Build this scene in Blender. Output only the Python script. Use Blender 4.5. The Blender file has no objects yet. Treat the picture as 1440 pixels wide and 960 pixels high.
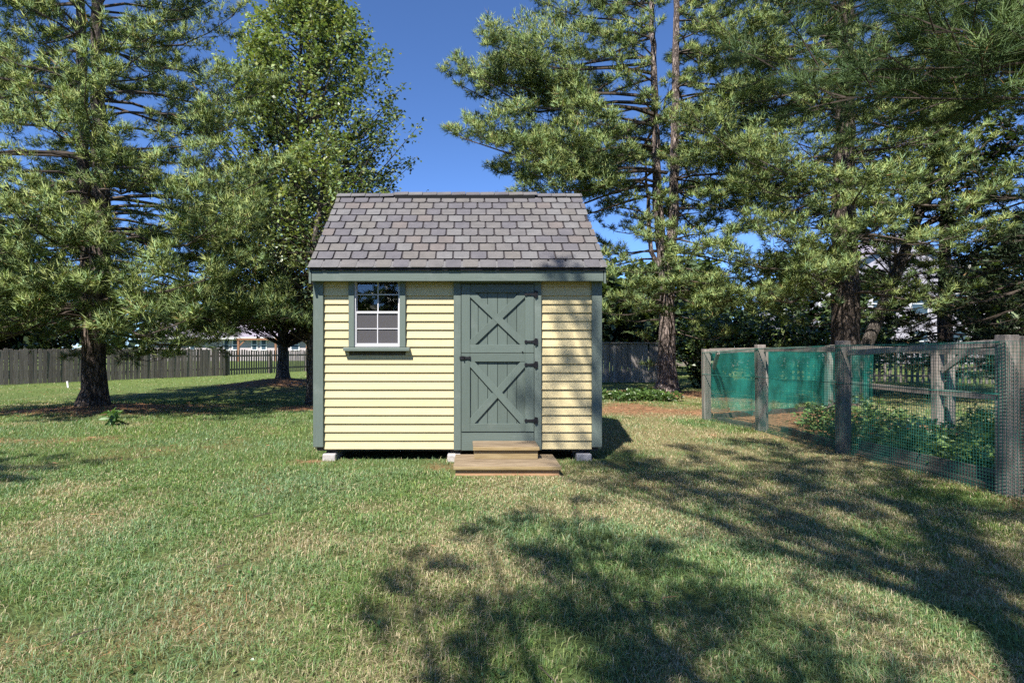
import bpy, bmesh, math, random
import numpy as np
from mathutils import Vector, Matrix

R = math.radians
random.seed(7)
rng = np.random.default_rng(11)
scene = bpy.context.scene
COL = scene.collection

# ------------------------------------------------------------------ camera
CAM_Z = 1.18
FPX, CX, CY = 800.0, 660.0, 490.0        # focal length and principal point in photo pixels (1440 x 960)
cam = bpy.data.cameras.new('camera')
cam.sensor_width = 36.0
cam.lens = FPX / 1440 * 36.0
cam.shift_x = (720 - CX) / 1440
cam.shift_y = (CY - 480) / 1440
cam.clip_end = 2000
camo = bpy.data.objects.new('camera', cam)
COL.objects.link(camo)
camo.location = (0, 0, CAM_Z)
camo.rotation_euler = (R(90), 0, 0)
scene.camera = camo

# ------------------------------------------------------------------ light
SUN_EL, SUN_AZ = R(53), R(26)             # light travels towards +y and a little +x
world = bpy.data.worlds.new('World')
scene.world = world
world.use_nodes = True
nt = world.node_tree
nt.nodes.clear()
wo = nt.nodes.new('ShaderNodeOutputWorld')
bg = nt.nodes.new('ShaderNodeBackground')
sky = nt.nodes.new('ShaderNodeTexSky')
sky.sky_type = 'NISHITA'
sky.sun_disc = False
sky.sun_elevation = SUN_EL
sky.sun_rotation = math.pi + SUN_AZ       # sun stands behind the camera, to its left
sky.air_density = 0.5
sky.dust_density = 0.0
sky.ozone_density = 10.0
bg.inputs['Strength'].default_value = 0.098
nt.links.new(sky.outputs[0], bg.inputs[0])
nt.links.new(bg.outputs[0], wo.inputs[0])

sun = bpy.data.lights.new('sun', 'SUN')
sun.energy = 3.5
sun.angle = R(0.53)
sun.color = (1.0, 0.95, 0.86)
suno = bpy.data.objects.new('sun', sun)
COL.objects.link(suno)
ldir = Vector((math.sin(SUN_AZ) * math.cos(SUN_EL), math.cos(SUN_AZ) * math.cos(SUN_EL), -math.sin(SUN_EL)))
suno.rotation_euler = ldir.to_track_quat('-Z', 'Y').to_euler()
suno.location = (-6, -10, 20)

scene.view_settings.view_transform = 'Standard'
scene.view_settings.look = 'None'
scene.view_settings.gamma = 1.0
scene.view_settings.use_curve_mapping = False
scene.view_settings.exposure = 1.5
scene.cycles.use_denoising = False
scene.cycles.max_bounces = 6
scene.cycles.diffuse_bounces = 4
scene.cycles.glossy_bounces = 3
scene.cycles.transmission_bounces = 4
scene.cycles.transparent_max_bounces = 12
scene.cycles.caustics_reflective = False
scene.cycles.caustics_refractive = False


# ------------------------------------------------------------------ helpers
def smooth_noise(x, y, scale, seed, octaves=3):
    """value noise on arrays, 0..1"""
    out = np.zeros_like(x, dtype=float)
    amp, tot = 1.0, 0.0
    r = np.random.default_rng(seed)
    for o in range(octaves):
        tab = r.random((256, 256))
        u, v = x / scale + 57.3 * (o + 1), y / scale + 31.7 * (o + 1)
        iu, iv = np.floor(u).astype(int), np.floor(v).astype(int)
        fu, fv = u - iu, v - iv
        fu, fv = fu * fu * (3 - 2 * fu), fv * fv * (3 - 2 * fv)
        a = tab[iu % 256, iv % 256]; b = tab[(iu + 1) % 256, iv % 256]
        c = tab[iu % 256, (iv + 1) % 256]; d = tab[(iu + 1) % 256, (iv + 1) % 256]
        out += amp * ((a * (1 - fu) + b * fu) * (1 - fv) + (c * (1 - fu) + d * fu) * fv)
        tot += amp
        amp *= 0.5
        scale *= 0.5
    return out / tot


def ground_z(x, y):
    x = np.asarray(x, float); y = np.asarray(y, float)
    z = 0.05 * (smooth_noise(x, y, 4.0, 3, 2) - 0.5)
    near_shed = np.exp(-(((x + 0.1) / 2.6) ** 2 + ((y - 6.6) / 2.6) ** 2) ** 2)
    z *= 1 - near_shed
    z += 0.26 * np.exp(-(((x + 5.8) / 1.5) ** 2 + ((y - 17.6) / 1.8) ** 2))
    z += 0.12 * np.exp(-(((x + 7.06) / 1.4) ** 2 + ((y - 10.7) / 1.3) ** 2))
    z += 0.10 * np.exp(-(((x - 4.97) / 1.3) ** 2 + ((y - 14.3) / 1.3) ** 2))
    return z


def gz(x, y):
    return float(ground_z(np.array([x]), np.array([y]))[0])


def G(px, py):
    """photo pixel of a point that touches the ground -> x, y in metres"""
    d = FPX * CAM_Z / (py - CY)
    return (px - CX) / FPX * d, d


def XZ(px, py, d):
    """photo pixel at the known distance d -> x, z"""
    return (px - CX) / FPX * d, CAM_Z + (CY - py) / FPX * d


def tag(o, label=None, cat=None, group=None, kind=None):
    if label: o['label'] = label
    if cat: o['category'] = cat
    if group: o['group'] = group
    if kind: o['kind'] = kind
    return o


def empty(name, loc, label=None, cat=None, group=None):
    e = bpy.data.objects.new(name, None)
    e.empty_display_size = 0.2
    COL.objects.link(e)
    e.location = loc
    return tag(e, label, cat, group)


def attach(o, parent):
    """parent o, keeping its coordinates in world space (a part's own matrix is its world matrix)"""
    o.parent = parent
    if parent.type == 'EMPTY':
        o.matrix_parent_inverse = Matrix.Translation(-parent.location)
    else:
        o.matrix_parent_inverse = Matrix.LocRotScale(parent.location, parent.rotation_euler, parent.scale).inverted()
    return o


class MB:
    """collects shapes and builds them as one mesh object"""
    def __init__(self):
        self.v, self.f = [], []

    def box(self, x0, x1, y0, y1, z0, z1):
        n = len(self.v)
        self.v += [(x0, y0, z0), (x1, y0, z0), (x1, y1, z0), (x0, y1, z0), (x0, y0, z1), (x1, y0, z1), (x1, y1, z1), (x0, y1, z1)]
        self.f += [(n, n + 3, n + 2, n + 1), (n + 4, n + 5, n + 6, n + 7), (n, n + 1, n + 5, n + 4), (n + 1, n + 2, n + 6, n + 5), (n + 2, n + 3, n + 7, n + 6), (n + 3, n, n + 4, n + 7)]
        return self

    def prism(self, poly, a, b):
        """poly: list of 3-vectors (front face), swept from offset a to offset b"""
        n, k = len(self.v), len(poly)
        a, b = Vector(a), Vector(b)
        self.v += [tuple(Vector(p) + a) for p in poly] + [tuple(Vector(p) + b) for p in poly]
        self.f += [tuple(range(n, n + k)), tuple(range(n + 2 * k - 1, n + k - 1, -1))]
        for i in range(k):
            j = (i + 1) % k
            self.f.append((n + i, n + k + i, n + k + j, n + j))
        return self

    def bar(self, p, q, w, h=None, up=(0, 0, 1)):
        """rectangular bar from p to q"""
        p, q = Vector(p), Vector(q)
        h = h or w
        d = (q - p).normalized()
        up = Vector(up)
        if abs(d.dot(up)) > 0.98: up = Vector((0, 1, 0))
        s = d.cross(up).normalized()
        u = s.cross(d).normalized()
        c = [p - s * w / 2 - u * h / 2, p + s * w / 2 - u * h / 2, p + s * w / 2 + u * h / 2, p - s * w / 2 + u * h / 2]
        return self.prism(c, (0, 0, 0), q - p)

    def tube(self, pts, rad, seg=6, wob=0.0, closed=True):
        n0 = len(self.v)
        pts = [Vector(p) for p in pts]
        k = len(pts)
        side = None
        for i in range(k):
            d = (pts[min(i + 1, k - 1)] - pts[max(i - 1, 0)]).normalized()
            if side is None:
                side = d.cross(Vector((0, 0, 1)) if abs(d.z) < 0.9 else Vector((0, 1, 0))).normalized()
            side = (side - d * side.dot(d)).normalized()
            u = d.cross(side)
            for s in range(seg):
                a = 2 * math.pi * s / seg
                r = rad[i] * (1 + wob * (random.random() - 0.5))
                self.v.append(tuple(pts[i] + (side * math.cos(a) + u * math.sin(a)) * r))
        for i in range(k - 1):
            for s in range(seg):
                a, b = n0 + i * seg + s, n0 + i * seg + (s + 1) % seg
                self.f.append((a, b, b + seg, a + seg))
        if closed:
            self.f.append(tuple(n0 + (k - 1) * seg + s for s in range(seg)))
        return self

    def build(self, name, mat, parent=None, bevel=0.0, smooth=False, recalc=True):
        me = bpy.data.meshes.new(name)
        me.from_pydata(self.v, [], self.f)
        if recalc or bevel:
            bm = bmesh.new(); bm.from_mesh(me)
            if bevel:
                bmesh.ops.bevel(bm, geom=list(bm.edges), offset=bevel, segments=1, affect='EDGES', profile=0.5)
            bmesh.ops.recalc_face_normals(bm, faces=list(bm.faces))
            bm.to_mesh(me); bm.free()
        if smooth:
            me.polygons.foreach_set('use_smooth', [True] * len(me.polygons))
        me.materials.append(mat)
        o = bpy.data.objects.new(name, me)
        COL.objects.link(o)
        if parent is not None:
            attach(o, parent)
        return o


def box_part(name, mat, parent, x0, x1, y0, y1, z0, z1, bevel=0.0):
    return MB().box(x0, x1, y0, y1, z0, z1).build(name, mat, parent, bevel)


def array_mesh(name, V, F, mat, color=None, parent=None, smooth=False):
    """V (n,3), F (m,k) arrays -> mesh object, optional per-vertex colour"""
    V = np.ascontiguousarray(V, dtype=np.float32)
    F = np.ascontiguousarray(F, dtype=np.int32)
    me = bpy.data.meshes.new(name)
    me.vertices.add(len(V)); me.vertices.foreach_set('co', V.ravel())
    m, k = F.shape
    me.loops.add(m * k); me.loops.foreach_set('vertex_index', F.ravel())
    me.polygons.add(m)
    me.polygons.foreach_set('loop_start', np.arange(0, m * k, k, dtype=np.int32))
    me.polygons.foreach_set('loop_total', np.full(m, k, dtype=np.int32))
    if smooth:
        me.polygons.foreach_set('use_smooth', np.ones(m, dtype=bool))
    me.update(calc_edges=True)
    if color is not None:
        a = me.color_attributes.new('tint', 'FLOAT_COLOR', 'POINT')
        c = np.ones((len(V), 4), dtype=np.float32); c[:, :3] = color
        a.data.foreach_set('color', c.ravel())
    me.materials.append(mat)
    o = bpy.data.objects.new(name, me)
    COL.objects.link(o)
    if parent is not None:
        attach(o, parent)
    return o


# ------------------------------------------------------------------ materials
def new_mat(name):
    m = bpy.data.materials.new(name)
    m.use_nodes = True
    t = m.node_tree
    p = t.nodes['Principled BSDF']
    p.inputs['Specular IOR Level'].default_value = 0.3
    return m, t, p


def coords(t, scale=(1, 1, 1), rnd=True):
    tc = t.nodes.new('ShaderNodeTexCoord')
    mp = t.nodes.new('ShaderNodeMapping')
    mp.inputs['Scale'].default_value = scale
    t.links.new(tc.outputs['Object'], mp.inputs['Vector'])
    if rnd:
        oi = t.nodes.new('ShaderNodeObjectInfo')
        mu = t.nodes.new('ShaderNodeVectorMath'); mu.operation = 'SCALE'
        mu.inputs[0].default_value = (37, 61, 23)
        t.links.new(oi.outputs['Random'], mu.inputs['Scale'])
        t.links.new(mu.outputs[0], mp.inputs['Location'])
    return mp


def noise(t, vec, scale, detail=4, rough=0.55):
    n = t.nodes.new('ShaderNodeTexNoise')
    n.inputs['Scale'].default_value = scale
    n.inputs['Detail'].default_value = detail
    n.inputs['Roughness'].default_value = rough
    t.links.new(vec.outputs[0], n.inputs['Vector'])
    return n


def ramp(t, src, stops, interp='LINEAR'):
    r = t.nodes.new('ShaderNodeValToRGB')
    e = r.color_ramp.elements
    r.color_ramp.interpolation = interp
    while len(e) < len(stops): e.new(0.5)
    for el, (pos, c) in zip(e, stops):
        el.position = pos
        el.color = (c[0], c[1], c[2], 1)
    t.links.new(src, r.inputs['Fac'])
    return r


def mixc(t, fac, a, b, mode='MIX'):
    n = t.nodes.new('ShaderNodeMix'); n.data_type = 'RGBA'; n.blend_type = mode
    if isinstance(fac, (int, float)): n.inputs[0].default_value = fac
    else: t.links.new(fac, n.inputs[0])
    for i, s in ((6, a), (7, b)):
        if isinstance(s, tuple): n.inputs[i].default_value = (*s, 1)
        else: t.links.new(s, n.inputs[i])
    return n


def bump(t, p, height, strength, dist=0.01):
    b = t.nodes.new('ShaderNodeBump')
    b.inputs['Strength'].default_value = strength
    b.inputs['Distance'].default_value = dist
    t.links.new(height, b.inputs['Height'])
    t.links.new(b.outputs[0], p.inputs['Normal'])


def painted(name, base, worn, rough=0.55, grain=(2, 2, 40), amount=0.35, spot=0.5):
    """painted timber: soft grain along the board, faint dirt"""
    m, t, p = new_mat(name)
    mp = coords(t, grain)
    n1 = noise(t, mp, 3.0, 5)
    mp2 = coords(t, (1, 1, 1))
    n2 = noise(t, mp2, 5.0, 6, 0.65)
    r1 = ramp(t, n1.outputs['Fac'], [(0.3, (0, 0, 0)), (0.75, (1, 1, 1))])
    c1 = mixc(t, r1.outputs[0], base, tuple(b * (1 - amount * 0.25) for b in base))
    r2 = ramp(t, n2.outputs['Fac'], [(spot + 0.08, (0, 0, 0)), (spot + 0.25, (1, 1, 1))])
    c2 = mixc(t, r2.outputs[0], c1.outputs[2], worn)
    f = t.nodes.new('ShaderNodeMath'); f.operation = 'MULTIPLY'; f.inputs[1].default_value = amount
    t.links.new(r2.outputs[0], f.inputs[0])
    t.links.new(f.outputs[0], c2.inputs[0])
    oi = t.nodes.new('ShaderNodeObjectInfo')
    ro = ramp(t, oi.outputs['Random'], [(0.0, (0.90, 0.90, 0.89)), (1.0, (1.06, 1.06, 1.06))])
    n3 = noise(t, coords(t, (1, 1, 1)), 140.0, 3, 0.7)
    r3 = ramp(t, n3.outputs['Fac'], [(0.25, (0.90, 0.90, 0.90)), (0.6, (1.03, 1.03, 1.03))])
    c3 = mixc(t, 1.0, c2.outputs[2], ro.outputs[0], 'MULTIPLY')
    c4 = mixc(t, 1.0, c3.outputs[2], r3.outputs[0], 'MULTIPLY')
    t.links.new(c4.outputs[2], p.inputs['Base Color'])
    p.inputs['Roughness'].default_value = rough
    bump(t, p, n1.outputs['Fac'], 0.35, 0.004)
    return m


def weathered(name, cols, grain=(3, 3, 30), rough=0.85, per_object=True):
    """bare weathered timber: streaks along the grain, tone per board"""
    m, t, p = new_mat(name)
    mp = coords(t, grain)
    n1 = noise(t, mp, 4.0, 6, 0.65)
    r1 = ramp(t, n1.outputs['Fac'], [(0.25, cols[0]), (0.5, cols[1]), (0.75, cols[2])])
    oi = t.nodes.new('ShaderNodeObjectInfo')
    rr = ramp(t, oi.outputs['Random'], [(0.0, (0.72, 0.70, 0.70)), (1.0, (1.15, 1.13, 1.12))])
    c = mixc(t, 1.0, r1.outputs[0], rr.outputs[0], 'MULTIPLY')
    t.links.new(c.outputs[2], p.inputs['Base Color'])
    p.inputs['Roughness'].default_value = rough
    bump(t, p, n1.outputs['Fac'], 0.5, 0.006)
    return m


def simple(name, c, rough=0.6, var=0.15, scale=8.0, metal=0.0, bmp=0.2):
    m, t, p = new_mat(name)
    mp = coords(t)
    n = noise(t, mp, scale, 5)
    r = ramp(t, n.outputs['Fac'], [(0.3, tuple(x * (1 - var) for x in c)), (0.7, tuple(min(1, x * (1 + var)) for x in c))])
    t.links.new(r.outputs[0], p.inputs['Base Color'])
    p.inputs['Roughness'].default_value = rough
    p.inputs['Metallic'].default_value = metal
    if bmp: bump(t, p, n.outputs['Fac'], bmp, 0.01)
    return m


def leafy(name, rough=0.5, trans=0.3, spec=0.3, gain=1.0, tcol=(1.25, 1.3, 0.55)):
    """leaf or needle or grass surface; its own colour comes from the per-leaf tint"""
    m, t, p = new_mat(name)
    a = t.nodes.new('ShaderNodeAttribute'); a.attribute_name = 'tint'
    t.links.new(a.outputs['Color'], p.inputs['Base Color'])
    p.inputs['Roughness'].default_value = rough
    p.inputs['Specular IOR Level'].default_value = spec
    tr = t.nodes.new('ShaderNodeBsdfTranslucent')
    mc = mixc(t, 1.0, a.outputs['Color'], tcol, 'MULTIPLY')
    t.links.new(mc.outputs[2], tr.inputs['Color'])
    ms = t.nodes.new('ShaderNodeMixShader'); ms.inputs[0].default_value = trans
    t.links.new(p.outputs[0], ms.inputs[1]); t.links.new(tr.outputs[0], ms.inputs[2])
    t.links.new(ms.outputs[0], t.nodes['Material Output'].inputs['Surface'])
    return m


def bark(name, dark, light, scale=6.0, stretch=0.22, flecks=None):
    m, t, p = new_mat(name)
    mp = coords(t, (1, 1, stretch), rnd=True)
    vo = t.nodes.new('ShaderNodeTexVoronoi'); vo.feature = 'DISTANCE_TO_EDGE'
    vo.inputs['Scale'].default_value = scale * 2.2
    n = noise(t, mp, scale, 6, 0.7)
    add = t.nodes.new('ShaderNodeVectorMath'); add.operation = 'MULTIPLY_ADD'
    add.inputs[1].default_value = (0.25, 0.25, 0.25)
    t.links.new(n.outputs['Color'], add.inputs[0]); t.links.new(mp.outputs[0], add.inputs[2])
    t.links.new(add.outputs[0], vo.inputs['Vector'])
    r = ramp(t, vo.outputs['Distance'], [(0.0, (0, 0, 0)), (0.22, (1, 1, 1))])
    mul = t.nodes.new('ShaderNodeMath'); mul.operation = 'MULTIPLY'
    t.links.new(r.outputs[0], mul.inputs[0]); t.links.new(n.outputs['Fac'], mul.inputs[1])
    c = ramp(t, mul.outputs[0], [(0.05, dark), (0.55, light)])
    t.links.new(c.outputs[0], p.inputs['Base Color'])
    p.inputs['Roughness'].default_value = 0.9
    bump(t, p, mul.outputs[0], 1.0, 0.04)
    return m


M = {}
M['siding'] = painted('yellow_siding', (0.645, 0.535, 0.300), (0.42, 0.37, 0.24), 0.6, (1.5, 2, 30), 0.42, 0.46)
M['trim'] = painted('green_trim', (0.138, 0.172, 0.153), (0.205, 0.235, 0.216), 0.5, (30, 3, 2), 0.45, 0.46)
M['trim_h'] = painted('green_trim_horizontal', (0.138, 0.172, 0.153), (0.205, 0.235, 0.216), 0.5, (2, 3, 30), 0.45, 0.46)
M['door'] = painted('green_door', (0.118, 0.150, 0.134), (0.185, 0.213, 0.197), 0.45, (30, 3, 2), 0.4, 0.48)
M['door_h'] = painted('green_door_horizontal', (0.120, 0.152, 0.136), (0.185, 0.213, 0.197), 0.45, (2, 3, 30), 0.4, 0.48)
M['white'] = simple('white_vinyl', (0.62, 0.61, 0.64), 0.35, 0.04, 6, 0, 0)
M['black_metal'] = simple('black_iron', (0.018, 0.018, 0.022), 0.5, 0.3, 30, 0.3, 0.3)
M['vent'] = simple('black_vent', (0.008, 0.008, 0.009), 0.9, 0.2, 30, 0, 0)
M['inside'] = simple('unpainted_interior', (0.10, 0.085, 0.07), 0.9, 0.2, 5)
M['underlay'] = simple('shingle_underlay', (0.032, 0.028, 0.032), 0.95, 0.3, 60, 0, 0.5)
M['concrete'] = simple('pale_concrete', (0.43, 0.40, 0.385), 0.9, 0.12, 25, 0, 0.5)
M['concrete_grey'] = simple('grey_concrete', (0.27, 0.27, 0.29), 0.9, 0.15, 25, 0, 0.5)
M['step'] = weathered('weathered_step_timber', [(0.075, 0.054, 0.034), (0.20, 0.152, 0.098), (0.34, 0.28, 0.195)], (0.9, 8, 8))
M['step_edge'] = weathered('treated_step_timber', [(0.19, 0.135, 0.06), (0.31, 0.235, 0.12), (0.40, 0.32, 0.18)], (1.2, 12, 12))
M['step_red'] = weathered('reddish_step_timber', [(0.30, 0.16, 0.08), (0.42, 0.25, 0.14), (0.50, 0.33, 0.2)], (1.2, 12, 12))
M['post'] = weathered('grey_fence_timber', [(0.14, 0.118, 0.10), (0.27, 0.237, 0.21), (0.40, 0.36, 0.33)], (10, 10, 1.0))
M['post_h'] = weathered('grey_fence_rail', [(0.14, 0.118, 0.10), (0.27, 0.237, 0.21), (0.40, 0.36, 0.33)], (8, 1.0, 10))
M['picket'] = weathered('grey_board_timber', [(0.115, 0.098, 0.088), (0.215, 0.187, 0.170), (0.31, 0.275, 0.255)], (14, 14, 1.2))
M['greywall'] = weathered('taupe_board_timber', [(0.28, 0.255, 0.24), (0.38, 0.35, 0.33), (0.46, 0.43, 0.41)], (8, 8, 1.0))
M['bed'] = weathered('dark_bed_timber', [(0.05, 0.042, 0.035), (0.11, 0.095, 0.08), (0.19, 0.17, 0.15)], (8, 1.0, 12))
M['wire'] = simple('green_coated_wire', (0.025, 0.135, 0.105), 0.45, 0.2, 20, 0, 0)
M['pine_bark'] = bark('pine_bark', (0.030, 0.022, 0.018), (0.20, 0.155, 0.13), 9.0)
M['pine_bark_pale'] = bark('pale_pine_bark', (0.055, 0.04, 0.035), (0.40, 0.32, 0.29), 9.0)
M['twig'] = simple('branch_bark', (0.075, 0.058, 0.047), 0.9, 0.4, 12, 0, 0.4)
M['pear_bark'] = bark('pear_bark', (0.05, 0.042, 0.036), (0.22, 0.19, 0.165), 10.0)
M['needle'] = leafy('pine_needles', 0.62, 0.16, 0.22)
M['leaf'] = leafy('broad_leaves', 0.36, 0.22, 0.55)
M['grass'] = leafy('grass_blades', 0.5, 0.28, 0.35)
M['litter'] = leafy('fallen_needles', 0.7, 0.1, 0.2, tcol=(1.1, 0.9, 0.6))
M['brick'] = simple('house_siding', (0.50, 0.45, 0.47), 0.8, 0.06, 3)
M['lavender'] = simple('lavender_siding', (0.42, 0.40, 0.46), 0.8, 0.06, 3)
M['house_roof'] = simple('house_shingles', (0.25, 0.225, 0.27), 0.9, 0.2, 4)
M['house_white'] = simple('house_white_trim', (0.75, 0.75, 0.76), 0.5, 0.04, 4, 0, 0)
M['house_glass'] = simple('house_window_glass', (0.06, 0.10, 0.14), 0.1, 0.3, 0.6, 0, 0)
M['cedar'] = simple('cedar_post', (0.26, 0.13, 0.075), 0.7, 0.2, 10)
M['stake'] = simple('white_stake', (0.8, 0.78, 0.76), 0.5, 0.05, 10, 0, 0)


def shingle_material():
    m, t, p = new_mat('slate_look_shingle')
    oi = t.nodes.new('ShaderNodeObjectInfo')
    r = ramp(t, oi.outputs['Random'], [(0.0, (0.106, 0.101, 0.111)), (0.22, (0.123, 0.117, 0.120)), (0.46, (0.134, 0.118, 0.113)), (0.55, (0.126, 0.119, 0.118)), (0.76, (0.140, 0.136, 0.138)), (0.90, (0.129, 0.120, 0.114))], 'CONSTANT')
    mp = coords(t, (1, 1, 1))
    n = noise(t, mp, 160.0, 2, 0.8)
    rr = ramp(t, n.outputs['Fac'], [(0.3, (0.68, 0.68, 0.68)), (0.7, (1.32, 1.32, 1.32))])
    n2 = noise(t, mp, 9.0, 3)
    rr2 = ramp(t, n2.outputs['Fac'], [(0.3, (0.86, 0.86, 0.87)), (0.7, (1.12, 1.11, 1.10))])
    c = mixc(t, 1.0, r.outputs[0], rr.outputs[0], 'MULTIPLY')
    c2 = mixc(t, 1.0, c.outputs[2], rr2.outputs[0], 'MULTIPLY')
    t.links.new(c2.outputs[2], p.inputs['Base Color'])
    p.inputs['Roughness'].default_value = 0.92
    bump(t, p, n.outputs['Fac'], 0.6, 0.004)
    return m


M['shingle'] = shingle_material()


def glass_material():
    m, t, p = new_mat('window_glass')
    p.inputs['Base Color'].default_value = (0.72, 0.74, 0.76, 1)
    p.inputs['Transmission Weight'].default_value = 1.0
    p.inputs['Roughness'].default_value = 0.02
    p.inputs['IOR'].default_value = 1.6
    p.inputs['Specular IOR Level'].default_value = 0.5
    return m


def screen_material(name, col, clear, patchy=False):
    m, t, p = new_mat(name)
    p.inputs['Base Color'].default_value = (*col, 1)
    p.inputs['Roughness'].default_value = 0.8
    tr = t.nodes.new('ShaderNodeBsdfTransparent')
    ms = t.nodes.new('ShaderNodeMixShader'); ms.inputs[0].default_value = clear
    if patchy:
        # weave bunched in places, thin in others
        n = noise(t, coords(t, (1, 1, 0.5), False), 3.2, 5, 0.65)
        rr = ramp(t, n.outputs['Fac'], [(0.3, (clear - 0.28,) * 3), (0.7, (clear + 0.24,) * 3)])
        t.links.new(rr.outputs[0], ms.inputs[0])
        n2 = noise(t, coords(t, (1, 1, 1), False), 5.0, 4)
        cc = ramp(t, n2.outputs['Fac'], [(0.3, tuple(c * 0.55 for c in col)), (0.7, tuple(c * 1.25 for c in col))])
        t.links.new(cc.outputs[0], p.inputs['Base Color'])
    t.links.new(p.outputs[0], ms.inputs[1]); t.links.new(tr.outputs[0], ms.inputs[2])
    t.links.new(ms.outputs[0], t.nodes['Material Output'].inputs['Surface'])
    return m


M['glass'] = glass_material()
M['screen'] = screen_material('insect_screen', (0.10, 0.095, 0.103), 0.3)
M['net'] = screen_material('teal_shade_net', (0.02, 0.27, 0.215), 0.60, True)


# ------------------------------------------------------------------ where straw, soil and dry grass lie
def straw_amount(x, y):
    """1 on beds of fallen pine needles"""
    n = smooth_noise(x, y, 0.9, 21, 3)
    s = np.exp(-(((x + 9.2) / 4.2) ** 2 + ((y - 10.15 - 0.05 * (x + 9)) / 0.75) ** 2))
    s = np.maximum(s, 0.85 * np.exp(-(((x + 5.6) / 2.2) ** 2 + ((y - 10.8 - 0.6 * np.maximum(0, x + 6)) / 0.75) ** 2)))
    s = np.maximum(s, np.exp(-(((x + 5.8) / 1.5) ** 2 + ((y - 17.3) / 1.8) ** 2)))
    s = np.maximum(s, 0.75 * np.exp(-(((x + 3.4) / 0.7) ** 2 + ((y - 11.2) / 0.7) ** 2)))
    s = np.maximum(s, 0.72 * np.exp(-(((x - 3.3) / 2.0) ** 2 + ((y - 10.9) / 1.2) ** 2)))
    s = np.maximum(s, 0.9 * np.exp(-(((x - 5.0) / 1.8) ** 2 + ((y - 13.9) / 1.6) ** 2)))
    s = np.maximum(s, 0.85 * np.exp(-(((x + 6.4) / 1.8) ** 2 + ((y - 7.2) / 0.34) ** 2)))
    edge = np.where(x < 3.0, 0.0, 0.42 * np.exp(-((x - 4.25 + 0.07 * np.maximum(0, y - 7)) / 0.22) ** 2) * (y > 4) * (y < 10))
    s = np.maximum(s, edge)
    s = np.maximum(s, 0.85 * ((x > 4.3) & (x < 7.0) & (y > 7.6) & (y < 11)))
    s = np.maximum(s, 0.95 * np.exp(-(((x + 1.62) / 0.2) ** 2 + ((y - 5.92) / 0.10) ** 2)))
    s = np.maximum(s, 0.9 * np.exp(-(((x + 0.3) / 0.18) ** 2 + ((y - 5.65) / 0.3) ** 2)))
    return np.clip((s - 0.20 + 1.1 * (n - 0.5)) * 2.0, 0, 1)


def dry_amount(x, y):
    """how straw-coloured the turf is"""
    n = 0.6 * smooth_noise(x, y, 1.4, 5, 3) + 0.4 * smooth_noise(x, y, 0.45, 6, 2)
    bias = 0.11 * np.tanh((x - 0.9) / 1.5) + 0.08 * np.exp(-((x - 0.3) / 1.4) ** 2 - ((y - 4.4) / 1.2) ** 2)
    bias = bias - 0.05 * np.exp(-((y - 2.5) / 1.2) ** 2) * (x < 0)
    return np.clip((n - 0.455 + bias) * 5.0, 0, 1)


# ------------------------------------------------------------------ ground
def axis(lo, hi, fine_lo, fine_hi, step):
    a = list(np.arange(fine_lo, fine_hi + 1e-6, step))
    s, v = step, fine_hi
    while v < hi:
        s *= 1.35; v += s; a.append(min(v, hi))
    s, v = step, fine_lo
    while v > lo:
        s *= 1.35; v -= s; a.insert(0, max(v, lo))
    return np.array(a)


gx, gy = axis(-600, 600, -17, 16, 0.16), axis(-200, 900, 1.0, 26, 0.16)
XX, YY = np.meshgrid(gx, gy)
xx, yy = XX.ravel(), YY.ravel()
nx_, ny_ = len(gx), len(gy)
idx = np.arange(nx_ * ny_).reshape(ny_, nx_)
quads = np.stack([idx[:-1, :-1].ravel(), idx[:-1, 1:].ravel(), idx[1:, 1:].ravel(), idx[1:, :-1].ravel()], 1)
zz = ground_z(xx, yy) * (np.abs(xx) < 60) * (yy < 80)
turf = np.array([0.105, 0.145, 0.052]); drycol = np.array([0.29, 0.235, 0.13]); strawcol = np.array([0.29, 0.165, 0.095])
dr, st = dry_amount(xx, yy)[:, None], straw_amount(xx, yy)[:, None]
gcol = (turf * (1 - 0.75 * dr) + drycol * 0.75 * dr) * (1 - st) + strawcol * st
far = np.clip((yy - 9) / 12, 0, 1)[:, None]
gcol = gcol * (1 - far * (1 - st)) + far * (1 - st) * np.array([0.150, 0.205, 0.062])
def ground_material():
    m, t, p = new_mat('lawn_soil')
    a = t.nodes.new('ShaderNodeAttribute'); a.attribute_name = 'tint'
    mp = coords(t, (1, 1, 1), False)
    n = noise(t, mp, 38.0, 6, 0.75)
    r = ramp(t, n.outputs['Fac'], [(0.30, (0.22, 0.23, 0.20)), (0.70, (1.35, 1.33, 1.35))])
    c = mixc(t, 1.0, a.outputs['Color'], r.outputs[0], 'MULTIPLY')
    n2 = noise(t, mp, 3.0, 5, 0.6)
    r2 = ramp(t, n2.outputs['Fac'], [(0.3, (0.8, 0.85, 0.8)), (0.7, (1.2, 1.15, 1.1))])
    c2 = mixc(t, 1.0, c.outputs[2], r2.outputs[0], 'MULTIPLY')
    t.links.new(c2.outputs[2], p.inputs['Base Color'])
    p.inputs['Roughness'].default_value = 0.95
    p.inputs['Specular IOR Level'].default_value = 0.1
    bump(t, p, n.outputs['Fac'], 0.7, 0.03)
    return m


ground = array_mesh('ground', np.stack([xx, yy, zz], 1), quads, ground_material(), gcol, smooth=True)
tag(ground, 'mown lawn with dry patches and beds of fallen pine needles', 'lawn', kind='structure')


# ------------------------------------------------------------------ grass
SHED_X0, SHED_X1, SHED_Y0, SHED_Y1 = -1.643, 1.395, 6.0, 8.46


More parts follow.
